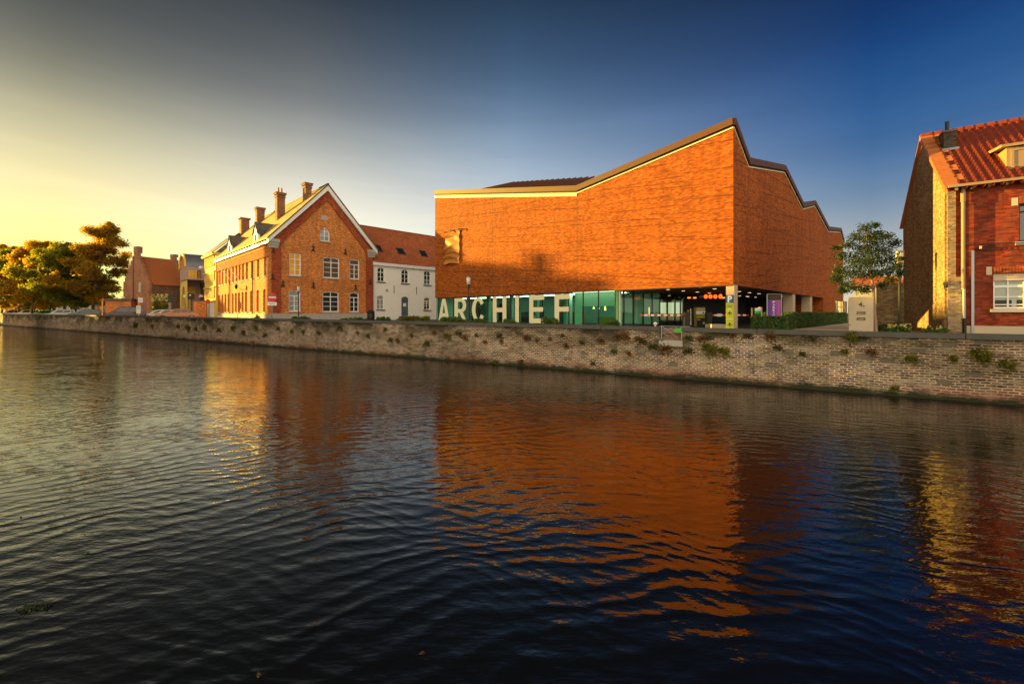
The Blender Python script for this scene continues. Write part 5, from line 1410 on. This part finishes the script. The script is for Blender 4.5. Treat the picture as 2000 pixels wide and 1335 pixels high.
# houses along the near bank left of the camera, the ones mirrored in the glass front
NB = Fr((-3*.542, -3*.84), (.8404, -.542), (.542, .84))
bk = MB(); bk.prism([NB.p(-110, 3, -.3), NB.p(-34, 3, -.3), NB.p(-34, -14, -.3), NB.p(-110, -14, -.3)], (0, 0, 1.9)); o = bk.build('pavement', K['ground']); tag(o, kind='structure')
for s0, s1, h_, m_, lb in ((-106, -92.1, 8.5, 'brick_tan', 'tan brick house mirrored in the glass front'), (-92, -79.1, 10, 'brick_red', 'red brick house mirrored in the glass front'), (-79, -66.1, 9, 'plaster', 'white house mirrored in the glass front'), (-66, -52.1, 10.5, 'brick_dark', 'brown brick house mirrored in the glass front'), (-52, -38, 9.2, 'brick_pink', 'pink brick house mirrored in the glass front')):
    t = thing('bank_house', lb, 'house', NB.p((s0+s1)/2, 0, 1.6))
    wn_ = [opening(s0+(s1-s0)*(i+.3)/4, s0+(s1-s0)*(i+.7)/4, 3.0+k*3.4, 5.0+k*3.4, .2) for i in range(4) for k in range(2)]
    mb = MB(); mb.wall(NB, [(s0, 1.6), (s1, 1.6), (s1, h_), (s0, h_)], wn_, reveal=.2); mb.box(NB, s0, s1, -9, -.3, 1.6, h_); mb.build('wall', K[m_], t)
    for h in wn_: window(t, NB, h, v=-.12, vm=[(.5, 0, 1, .08)], hm=[(.7, .08)])
    mb = MB()
    for v0, v1 in ((.4, -4.5), (-9.4, -4.5)): mb.prism([NB.p(s0, v0, h_-.1), NB.p(s1, v0, h_-.1), NB.p(s1, v1, h_+3), NB.p(s0, v1, h_+3)], (0, 0, .15))
    mb.build('roof', K['tile_red'], t)

# small tree by the numbered slab
rng = random.Random(5); base = at(1709, 20.9, G)
t = thing('young_tree', 'small dark green leafy tree with slim pale trunk beside the numbered slab', 'tree', base)
wd = MB(); lf = MB(); f_ = lambda px, py, dy=0: at(px, 20.9+dy, py=py)
pts = [at(1711, 20.9, G), f_(1707, 600), f_(1705.5, 560), f_(1702, 540), f_(1698, 515), f_(1694, 485), f_(1692, 452)]
for i, (a, b) in enumerate(zip(pts[:-1], pts[1:])): wd.cyl(a, b, .085-.011*i, .085-.011*(i+1), 8)
cl = [(1690, 445, .25), (1710, 440, .12), (1672, 462, .28), (1693, 465, .35), (1712, 458, .25), (1733, 462, .22), (1748, 474, .2), (1655, 478, .22), (1680, 488, .35), (1705, 486, .38), (1728, 490, .3), (1643, 500, .25), (1664, 508, .36),
      (1690, 512, .4), (1715, 512, .36), (1740, 506, .28), (1640, 528, .26), (1658, 535, .34), (1683, 536, .36), (1708, 533, .34), (1733, 530, .34), (1752, 520, .22), (1760, 533, .18), (1634, 545, .22), (1652, 556, .26), (1668, 562, .22), (1690, 566, .2), (1740, 547, .24), (1632, 484, .14), (1762, 505, .10), (1722, 556, .16), (1646, 568, .16), (1710, 470, .35), (1700, 500, .5), (1672, 522, .5)]
for px, py, r in cl:
    dy = rng.gauss(0, .45); c = f_(px, py, dy); k = min(range(len(pts)), key=lambda i: abs(pts[i].z-(c.z-.35)) if i > 1 else 9)
    wd.cyl(pts[k], pts[k].lerp(c, .6)+Vector((0, 0, .05)), .022, .014, 5); wd.cyl(pts[k].lerp(c, .6)+Vector((0, 0, .05)), c, .014, .006, 4)
    leaves(lf, c, (r*1.3, r*1.25, r*.9), int(170+520*r), .055, rng, .4, None)
wd.build('trunk', K['bark_pale'], t); lf.build('crown', K['leaf_dark'], t)

# hedges
def hedge(name, label, F, u0, u1, v0, v1, z1, n, size):
    rng = random.Random(len(label)); t = thing(name, label, 'hedge', F.p((u0+u1)/2, (v0+v1)/2, G))
    mb = MB(); nu = max(3, int((u1-u0)/.25)); 
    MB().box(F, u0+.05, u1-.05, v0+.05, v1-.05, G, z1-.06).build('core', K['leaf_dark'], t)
    areas = [('t', (u1-u0)*(v1-v0)), ('f', (u1-u0)*(z1-G)), ('l', (v1-v0)*(z1-G)), ('r', (v1-v0)*(z1-G)), ('b', (u1-u0)*(z1-G)*.4)]
    tot = sum(a for _, a in areas)
    for k, a in areas:
        for _ in range(int(n*a/tot)):
            u = rng.uniform(u0, u1); v = rng.uniform(v0, v1); z = rng.uniform(G, z1)
            if k == 't': z = z1
            if k == 'f': v = v1
            if k == 'b': v = v0
            if k == 'l': u = u0
            if k == 'r': u = u1
            d = .07*MN.noise(Vector((u*2.2, v*2.2, z*2.2)))+rng.uniform(-.05, .05)
            if k == 't': z += d
            elif k in 'fb': v += d
            else: u += d
            c = F.p(u, v, z); leaves(mb, c, (.02, .02, .02), 1, size, rng, .3)
    mb.build('foliage', K['leaf_hedge'], t); return t
Fh1 = Fr(at(1468, 23.5).xy, (.8404, -.542), (-.542, -.8404))
hedge('hedge', 'clipped low green hedge in front of the purple banner', Fh1, 0, Fh1.u(1536), -.8, 0, E+(HY-619.5)/FPX*23, 3600, .06)
Fh2 = Fr(at(1537, 27).xy, DB, (.7141, -.7))
hedge('hedge', 'long clipped hedge running back beside the paved ramp', Fh2, 0, Fh2.u(1655), -1.4, 0, E+.02, 9000, .075)
mb = MB(); mb.prism([Fh2.p(-2.5, .15, G+.004), Fh2.p(-2.5, 3.6, G+.004), Fh2.p(40, 3.6, G+.004), Fh2.p(40, .15, G+.004)], (0, 0, .02)); o = mb.build('path', K['concrete'], None); tag(o, kind='structure')

# shrubs and planting in front of the glass
def shrub(label, px, py0, py1, Y, wpx, mat, n, size, seed, name='shrub', fl=0):
    rng = random.Random(seed); c0 = at(px, Y, G); t = thing(name, label, 'shrub', c0)
    zt = E+(HY-py0)/FPX*Y; hw = wpx/2*Y/FPX; mb = MB()
    st = MB()
    for k in range(7): 
        a = rng.random()*6.28; st.cyl(c0, c0+Vector((math.cos(a)*hw*.6, math.sin(a)*hw*.5, (zt-G)*.7)), .02, .008, 4)
    st.build('stem', K['bark'], t)
    m = max(6, int(hw*9))
    for k in range(m):
        x = rng.uniform(-1, 1)*hw*.85; y = rng.uniform(-.5, .5)*min(hw, .9); h = (zt-G)*(1-.45*(x/hw)**2)*rng.uniform(.75, 1.0)
        leaves(mb, c0+Vector((x, y, h*.62)), (.28, .28, h*.36), n//m, size, rng, .4, .2)
    mb.build('foliage', K[mat], t)
    if fl:
        fm = MB()
        for k in range(fl): leaves(fm, c0+Vector((rng.uniform(-1, 1)*hw*.9, rng.uniform(-.6, .1)*.6, (zt-G)*rng.uniform(.75, 1.05))), (.05, .05, .05), 3, .05*Y/21, rng)
        fm.build('blossom', K['flower'], t)
    return t
shrub('rounded green shrub under the letters E and F', 1071, 617, 634, 30, 47, 'leaf_hedge', 900, .10, 1)
shrub('small green shrub below the letter I', 995, 620, 634, 32, 34, 'leaf_hedge', 500, .10, 2)
shrub('round green shrub beside the glazed corner post', 1196, 621, 637, 28, 23, 'leaf_hedge', 600, .085, 3)
shrub('low green planting under the letters A and R', 882, 616, 632, 38, 62, 'leaf_hedge', 1100, .12, 4)
shrub('low green planting under the letter C', 930, 620, 634, 36, 40, 'leaf_hedge', 700, .11, 5)
shrub('dark green planting along the foot of the white house', 815, 614, 626, 48, 70, 'leaf_green', 800, .14, 6)
shrub('light green planting right of the black bin', 750, 617, 628, 48, 40, 'leaf_hedge', 500, .13, 7)
shrub('pale green planting left of the black bin', 690, 618, 628, 50, 60, 'leaf_hedge', 600, .13, 8)
shrub('dense clipped bush under the double window of the gabled house', 588, 615.5, 628, 49, 42, 'leaf_hedge', 900, .12, 9)
shrub('sprig of green weed by the corner of the gabled house', 502, 612, 628, 48, 9, 'leaf_green', 120, .12, 10)
shrub('yellow flowering plants below the brown garden wall', 1752, 634, 655, 21.2, 52, 'leaf_hedge', 900, .06, 11, fl=46)
shrub('dark leafy plants at the foot of the pale tree trunk', 1725, 628, 655, 21.8, 30, 'leaf_dark', 500, .06, 12)
shrub('tuft of plants at the corner of the tan gable side', 1832, 638, 660, 20.5, 40, 'leaf_hedge', 500, .055, 13, fl=8)
shrub('pale flowering shrub before the stepped gable house', 313, 577, 600, 86, 36, 'leaf_green', 900, .25, 14, fl=90)
# black bin, small arrow sign
t = thing('litter_bin', 'round black litter bin by the drainpipe of the white house', 'bin', at(724.5, 49, G))
p = at(724.5, 49, G); mb = MB().lathe(p, [(.34, 0), (.40, .1), (.42, 1.0), (.36, 1.15)], 16); mb.build('body', K['black'], t)
MB().lathe(p, [(.44, 1.151), (.40, 1.3), (.12, 1.45)], 16).build('lid', K['black'], t)
Fa_ = Fr(at(1277, 22.7).xy, (1, 0), (0, -1)); t = thing('arrow_marker', 'tiny white house shaped marker post behind the wall coping', 'marker', Fa_.p(.08, 0, G))
z0 = Fa_.z(1280, 638); z1 = Fa_.z(1280, 632.5); z2 = Fa_.z(1280, 628.5)
MB().box(Fa_, .03, .13, -.05, .0, G, z1).build('post', K['column'], t)
MB().fpoly(Fa_, [(-.02, z1-.03), (.08, z1+.02), (.18, z1-.03), (.16, z1+.05), (.08, z2), (.0, z1+.05)], -.06, .02).build('arrow_head', K['white_sign'], t)

# numbered slab
Fn = Fr(at(1657.5, 21.3).xy, (.8404, -.542), (-.542, -.8404)); t = thing('number_slab', 'upright beige concrete slab with number 4a and two slots by the small tree', 'slab', Fn.p(.7, -.1, G))
un = Fn.u(1706); zt = Fn.z(1680, 580)
lt = [(0, G), (un, G), (un, zt), (0, zt)]
sl_ = [opening(Fn.u(1674.5), Fn.u(1689), Fn.z(1682, 613), Fn.z(1682, 609.5)), opening(Fn.u(1674.5), Fn.u(1689), Fn.z(1682, 624.5), Fn.z(1682, 621))]
mb = MB(); mb.wall(Fn, lt, sl_, reveal=.08); mb.box(Fn, 0, un, -.22, -.09, G, zt); 
mb.poly([Fn.p(0, 0, zt), Fn.p(un, 0, zt), Fn.p(un, -.1, zt), Fn.p(0, -.1, zt)]); mb.poly([Fn.p(0, 0, G), Fn.p(0, 0, zt), Fn.p(0, -.1, zt), Fn.p(0, -.1, G)]); mb.poly([Fn.p(un, 0, G), Fn.p(un, 0, zt), Fn.p(un, -.1, zt), Fn.p(un, -.1, G)])
mb.build('slab', K['concrete'], t)
mb = MB()
puttext(mb, Fn, '4', Fn.u(1676.2), Fn.u(1684.5), Fn.z(1680, 599), Fn.z(1680, 590), .006, .015); puttext(mb, Fn, 'a', Fn.u(1685), Fn.u(1689), Fn.z(1686, 599), Fn.z(1686, 596), .006, .02)
mb.build('number', K['bark'], t)
mb = MB()
for s in sl_:
    a, b = s[0][0], s[1][0]; c, d = s[0][1], s[2][1]
    for bx in ((a-.02, b+.02, c-.02, c), (a-.02, b+.02, d, d+.02), (a-.02, a, c, d), (b, b+.02, c, d)): mb.box(Fn, bx[0], bx[1], .002, .014, bx[2], bx[3])
mb.build('slot_frame', K['dark'], t)

# ------------------------------------------------------------------ street lamps
def lamp(label, loc):
    t = thing('street_lamp', label, 'street lamp', loc, 'street lamps along the canal street'); BASE[t.name] = Vector((0, 0, 0)); z = Vector((0, 0, 0))
    MB().lathe((0, 0, 0), [(.10, 0), (.10, .5), (.06, .55), (.05, 3.15), (.09, 3.2), (.13, 3.35)], 12).build('post', K['dark'], t, base=z)
    MB().lathe((0, 0, 3.35), [(.125, 0), (.15, .58)], 12).build('lantern', K['frost'], t, base=z)
    mb = MB().lathe((0, 0, 3.931), [(.19, 0), (.18, .05), (.05, .09)], 12)
    for k in range(4):
        a = k*math.pi/2+.4; mb.cyl((.155*math.cos(a), .155*math.sin(a), 3.34), (.17*math.cos(a), .17*math.sin(a), 3.94), .012, .012, 4)
    mb.build('cap', K['grey_metal'], t, base=z); return t
l0 = lamp('slim street lamp in front of the letters R and C', at(915, 34, G))
l1 = copy_tree(l0); l1.location = at(583, 45.5, G); l1['label'] = 'slim street lamp in front of the gabled house window'
l2 = copy_tree(l0); l2.location = at(1757, 23.4, G); l2.scale = (1.12, 1.12, 1.12); l2['label'] = 'street lamp with sunlit lantern before the tan gable side'
# road signs
Fz = Fr(at(524.5, 45).xy, (1, .5), (.5, -1)); t = thing('no_entry_sign', 'round red no entry sign with white plate on a post by the gabled house', 'road sign', Fz.p(Fz.u(531.5), 0, G))
uc = Fz.u(531.5); zc = Fz.z(531.5, 580.5); r = .46
MB().cyl(Fz.p(uc, -.06, G), Fz.p(uc, -.06, zc+.3), .045).build('post', K['grey_metal'], t)
MB().cyl(Fz.p(uc, -.012, zc), Fz.p(uc, .0, zc), r, r, 24).build('disc', K['red_sign'], t)
MB().box(Fz, uc-.34, uc+.34, .003, .012, zc-.07, zc+.07).build('bar', K['white_sign'], t)
o = MB().box(Fz, uc-.42, uc+.42, -.012, 0, zc-.86, zc-.5).build('plate', K['white_sign'], t); MB().box(Fz, uc-.3, uc+.3, .003, .008, zc-.74, zc-.62).build('legend', K['grey_metal'], o)
Fz = Fr(at(270, 65).xy, (1, .6), (.6, -1)); t = thing('bus_stop_sign', 'yellow bus stop pole with two white timetable boxes', 'sign', Fz.p(Fz.u(271), 0, G))
MB().cyl(Fz.p(Fz.u(271), -.1, G), Fz.p(Fz.u(271), -.1, Fz.z(271, 580)), .09).build('pole', K['yellow_pole'], t)
for x0, x1, y0, y1 in ((270, 279, 581, 590.5), (266.5, 275, 597, 612)):
    o = MB().box(Fz, Fz.u(x0), Fz.u(x1), -.005, .1, Fz.z(271, y1), Fz.z(271, y0)).build('timetable_box', K['white_sign'], t)
    mb = MB()
    for k in range(3): mb.box(Fz, Fz.u(x0+1.2), Fz.u(x1-1.2), .102, .11, Fz.z(271, y0+2+k*2.6), Fz.z(271, y0+1.3+k*2.6))
    mb.build('lettering', K['grey_metal'], o)
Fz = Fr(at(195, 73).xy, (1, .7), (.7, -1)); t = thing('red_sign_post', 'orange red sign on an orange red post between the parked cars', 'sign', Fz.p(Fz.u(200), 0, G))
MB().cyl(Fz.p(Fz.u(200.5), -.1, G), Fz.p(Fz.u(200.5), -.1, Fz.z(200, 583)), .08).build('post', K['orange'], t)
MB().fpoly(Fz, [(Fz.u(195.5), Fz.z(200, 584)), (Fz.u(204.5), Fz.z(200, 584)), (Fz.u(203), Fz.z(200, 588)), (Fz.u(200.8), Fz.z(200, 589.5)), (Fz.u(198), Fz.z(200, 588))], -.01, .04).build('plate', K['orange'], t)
p = at(373, 72, G); t = thing('signal_post', 'dark green traffic signal post before the arched portal', 'traffic signal', p)
zt = E+(HY-573)/FPX*72; MB().cyl(p, (p.x, p.y, zt-1.0), .11).build('post', K['dark'], t); MB().abox(p.x-.35, p.x+.35, p.y-.3, p.y+.3, zt-1.0, zt).build('head', K['dark'], t)
MB().cyl((p.x+.1, p.y-.301, zt-.3), (p.x+.1, p.y-.34, zt-.3), .13, .13, 10).build('lens', K['frost'], t)

# ------------------------------------------------------------------ parked cars
def car(label, paint, px, wd_, kind='hatch', sc=1.3, flip=False, ang=None):
    loc = behind(px, wd_); r = ray(px); d = Vector((1, -r, 0)).normalized() if ang is None else Vector((math.cos(ang), math.sin(ang), 0))
    if flip: d = -d
    t = thing('parked_car', label, 'van' if kind == 'van' else 'car', loc, 'cars parked behind the canal wall'); BASE[t.name] = Vector((0, 0, 0))
    t.rotation_euler = (0, 0, math.atan2(d.y, d.x)); t.scale = (sc, sc, sc); z0 = Vector((0, 0, 0))
    # x forward negative (nose at -x)
    if kind == 'van': L, h, belt, cab = 4.6, 1.9, 1.05, (-1.5, 2.25, -1.05, 2.2)
    elif kind == 'mpv': L, h, belt, cab = 4.5, 1.68, .98, (-1.45, 2.15, -.55, 1.95)
    elif kind == 'saloon': L, h, belt, cab = 4.5, 1.42, .92, (-.95, 1.75, -.2, 1.05)
    else: L, h, belt, cab = 4.1, 1.48, .92, (-1.15, 1.95, -.35, 1.6)
    hl = L/2; w = .86
    side = [(-hl, .32), (-hl-.02, .62), (-hl+.25, .78), (cab[0], belt), (cab[1], belt+.03), (hl-.04, .8), (hl, .4), (hl-.3, .24), (-hl+.3, .22)]
    mb = MB(); n = len(side); vs = []
    for y, k in ((-w, .0), (-w+.07, .05), (w-.07, .05), (w, .0)):
        for x, z in side:
            s = 1 if k else .985; vs.append((x*s, y, z+(.02 if k else 0)))
    fs = [tuple(range(n)), tuple(range(4*n-1, 3*n-1, -1))]
    for a in range(3):
        for i in range(n): j = (i+1) % n; fs.append((a*n+i, a*n+j, (a+1)*n+j, (a+1)*n+i))
    mb.mesh(vs, fs)
    b0, b1, t0, t1 = cab; wt = .66
    B = [Vector((b0, -w+.06, belt)), Vector((b1, -w+.06, belt)), Vector((b1, w-.06, belt)), Vector((b0, w-.06, belt))]
    T = [Vector((t0, -wt, h)), Vector((t1, -wt, h)), Vector((t1, wt, h)), Vector((t0, wt, h))]
    mb.mesh(B+T, [(4, 5, 6, 7), (0, 1, 5, 4), (1, 2, 6, 5), (2, 3, 7, 6), (3, 0, 4, 7)])
    mb.mesh([T[0], T[1], T[2], T[3], (t0+.25, -wt+.15, h+.05), (t1-.2, -wt+.15, h+.05), (t1-.2, wt-.15, h+.05), (t0+.25, wt-.15, h+.05)], [(4, 5, 6, 7), (0, 1, 5, 4), (1, 2, 6, 5), (2, 3, 7, 6), (3, 0, 4, 7)])
    mb.build('body', paint, t, base=z0)
    def win(a, b, c, d, f0, f1, out):
        q = lambda f, g: (a.lerp(b, f)).lerp(d.lerp(c, f), g)+out
        MB().poly([q(f0, .08), q(f1, .08), q(f1, .88), q(f0, .88)]).build('window', K['car_glass'], t, base=z0)
    for s, (a, b, c, d) in ((-1, (B[0], B[1], T[1], T[0])), (1, (B[3], B[2], T[2], T[3]))):
        out = Vector((0, s*.012, .006))
        spl = [(.10, .46), (.49, .78), (.81, .95)] if kind != 'van' else [(.05, .28)]
        for f0, f1 in spl: win(a, b, c, d, f0, f1, out)
    win(B[0], B[3], T[3], T[0], .06, .94, Vector((-.012, 0, .01))); win(B[1], B[2], T[2], T[1], .08, .92, Vector((.012, 0, .01)))
    for x in (-hl+.82, hl-.8):
        for s in (-1, 1):
            o = MB().cyl((x, s*(w-.16), .32), (x, s*(w+.03), .32), .32, .32, 18).build('wheel', K['rubber'], t, base=z0)
            MB().cyl((x, s*(w+.028), .32), (x, s*(w+.036), .32), .20, .20, 12).build('rim', K['chrome'], o, base=z0)
    for s in (-1, 1):
        MB().abox(-hl-.045, -hl+.16, s*.62-.17, s*.62+.17, .60, .73).build('headlight', K['white_sign'], t, base=z0)
        MB().abox(hl-.12, hl+.02, s*.66-.12, s*.66+.12, .62, .88).build('tail_light', K['red_sign'], t, base=z0)
        MB().abox(b0+.35, b0+.50, *sorted((s*(w-.0), s*(w+.2))), belt-.02, belt+.13).build('wing_mirror', paint, t, base=z0)
    return t
car('dark red people carrier right of the orange red sign', carpaint('dark red car paint', (.05, .012, .014)), 244, 4.2, 'mpv')
car('cream van parked nose left behind the yellow bus stop pole', carpaint('cream car paint', (.66, .55, .36), 0), 306, 15, 'van')
car('white hatchback half hidden right of the bus stop pole', carpaint('white car paint', (.62, .6, .55), 0), 309, 9.0, 'hatch', 1.15)
car('silver hatchback behind the orange brown car', carpaint('silver car paint', (.42, .41, .38)), 326, 7.5, 'hatch', 1.15)
car('orange brown car parked furthest right by the signal post', carpaint('orange car paint', (.42, .14, .02)), 346, 5.2, 'saloon', 1.25)
car('dark grey hatchback between the two rightmost trees', carpaint('dark grey car paint', (.10, .11, .11)), 164, 5.5, 'hatch')
car('black saloon behind the orange red sign post', carpaint('black car paint', (.012, .012, .014)), 200, 9.5, 'saloon', 1.4)
car('pale green estate car between the second and third trunks', carpaint('pale green car paint', (.55, .62, .48)), 118, 5.5, 'mpv', 1.2)
car('bright green car beside the third tree trunk', carpaint('green car paint', (.08, .34, .03), 0), 83, 4.4, 'hatch', 1.2)
car('silver car between the two left tree trunks', carpaint('grey silver car paint', (.7, .7, .64)), 52, 5.0, 'hatch', 1.4)
car('white hatchback parked leftmost beside the dark trunked tree', carpaint('plain white car paint', (.7, .68, .6), 0), 22, 5.0, 'hatch', 1.4)

# ------------------------------------------------------------------ weeds on the wall
rng = random.Random(21)
def tuft(seed, mat, w=.28, h=.26, n=150):
    rg = random.Random(seed); mb = MB()
    for _ in range(n):
        a = rg.uniform(0, math.pi); out = rg.uniform(.25, 1); x = math.cos(a)*w*out*rg.uniform(.4, 1); z = rg.gauss(.0, .5)*h*out+.04; y = -rg.uniform(.02, .22)*out
        leaves(mb, (x, y, z), (.03, .03, .03), 1, .055, rg, .2)
    for _ in range(14):
        x = rg.gauss(0, w*.5); z = rg.gauss(0, h*.6); mb.cyl((0, .02, 0), (x, -.12, z), .006, .003, 3)
    return mb
protos = {}
def weed(px, py, sz, k):
    u = CW.u(px); depth = CW.o.y+CW.d.y*u; z = E+(HY-py)/FPX*depth
    z = max(.15, min(z, coping_z(u)-.24))
    vout = .045*MN.noise(Vector((u*.8, z*1.3, 1.7)))+.10*(1-z/2.4)
    names = ('green leafy weed rooted in the canal wall', 'rust brown dry weed rooted in the canal wall', 'dark green weed rooted in the canal wall')
    p = CW.p(u, vout+.0, z)
    if k not in protos:
        t = tuft(40+k, None).build('wall_weed', K[('leaf_weed', 'leaf_rust', 'leaf_green')[k]]); protos[k] = t
        tag(t, names[k], 'weed', ('green', 'rust brown', 'dark green')[k]+' weeds on the canal wall')
    else:
        t = protos[k].copy(); COL.objects.link(t)
    t.location = p
    t.rotation_euler = (0, rng.uniform(-.4, .4), CW.angle()); s = sz*rng.uniform(.8, 1.2); t.scale = (s*rng.uniform(.8, 1.3), s, s)
W_ = [(1030, 659, 1, 1), (1034, 662, .7, 0), (1107, 675, .8, 1), (1137, 669, .9, 0), (1200, 686, 1, 2), (1207, 657, 1.1, 1), (1222, 656, 1.0, 1), (1257, 668, 1.3, 0), (1247, 662, 1, 1), (1277, 678, 1.4, 0), (1300, 681, 1.3, 1), (1345, 661, 1, 0), (1372, 662, 1.1, 1), (1385, 660, .8, 0), (1387, 681, 1.4, 2), (1415, 686, 1.1, 2), (1345, 686, 1.1, 0),
      (1020, 707, .8, 0), (1175, 665, 1, 1), (1160, 710, .6, 0), (572, 647, 1.4, 2), (594, 648, 1.2, 2), (665, 641, 1.6, 0), (545, 642, 1.2, 0), (754, 644, 1.2, 0), (765, 664, 1.2, 0), (779, 665, 1.2, 1), (836, 671, 1.2, 0), (876, 657, 1.3, 2), (897, 652, 1.2, 0), (910, 660, 1, 1), (977, 657, 1.3, 0), (981, 667, 1, 2), (969, 709, .9, 2),
      (1587, 662, .9, 0), (1650, 686, .8, 2), (1685, 660, .8, 0), (1702, 688, .8, 1), (1780, 700, .8, 2), (1862, 700, .9, 2), (1915, 692, 1.1, 2), (1920, 700, 1.0, 2), (1965, 712, 1.2, 2), (1747, 758, .7, 2), (1505, 657, 1.1, 1), (1519, 680, .8, 0), (1567, 692, .8, 0), (1662, 656, 1.1, 2), (1430, 655, .8, 1), (1460, 657, .9, 0), (1075, 662, .7, 1), (1050, 664, .7, 1), (1100, 655, .7, 0), (1230, 690, .7, 1),
      (370, 640, 2.0, 2), (385, 642, 2.0, 0), (402, 638, 1.8, 2), (350, 638, 1.8, 0), (300, 637, 2.0, 1), (268, 636, 2, 0), (430, 645, 1.5, 0), (457, 640, 1.6, 2), (478, 650, 1.4, 0), (502, 640, 1.5, 2), (520, 655, 1.2, 0), (625, 650, 1.2, 1), (700, 650, 1.1, 1), (720, 656, 1.0, 0), (805, 655, 1, 1), (850, 650, 1.0, 1), (932, 655, 1, 0), (950, 668, .8, 1)]
for a in W_: weed(*a)

# mooring stub, floating bits
p = CW.p(CW.u(498), .25, -.2); t = MB().lathe(p, [(.16, 0), (.15, .62), (.10, .68)], 10).build('mooring_post', K['bark'], None, base=p); tag(t, 'short dark wooden mooring post at the foot of the wall', 'post')
def wat(px, py): Y = E*FPX/(py-HY); return at(px, Y, .004)
rg = random.Random(8); p = wat(65, 1188)
mb = MB()
for _ in range(120): mb_c = p+Vector((rg.gauss(0, .07), rg.gauss(0, .028), .008)); leaves(mb, mb_c, (.01, .01, .004), 1, .022, rg, 2.5)
t = mb.build('floating_weed', K['leaf_dark'], None, base=p); tag(t, 'clump of dead weed floating in the lower left water', 'floating weed')
for px, py, lab in ((172, 1080, 'dark curled leaf floating in the left water'), (40, 1010, 'tiny dark leaf floating beside the left bank glow'), (505, 1320, 'pale twig floating lowest of all the leaves'), (345, 1042, 'small pale leaf floating left of the middle'), (18, 940, 'dark speck of leaf floating farthest up the left water'), (825, 1276, 'pale feather like leaf floating low in the middle')):
    p = wat(px, py); mb = MB(); leaves(mb, p+Vector((0, 0, .006)), (.015, .01, .003), 5, .022, rg, 3)
    t = mb.build('floating_leaf', K['leaf_rust' if 'pale' in lab else 'leaf_dark'], None, base=p); tag(t, lab, 'leaf', 'leaves floating on the canal')
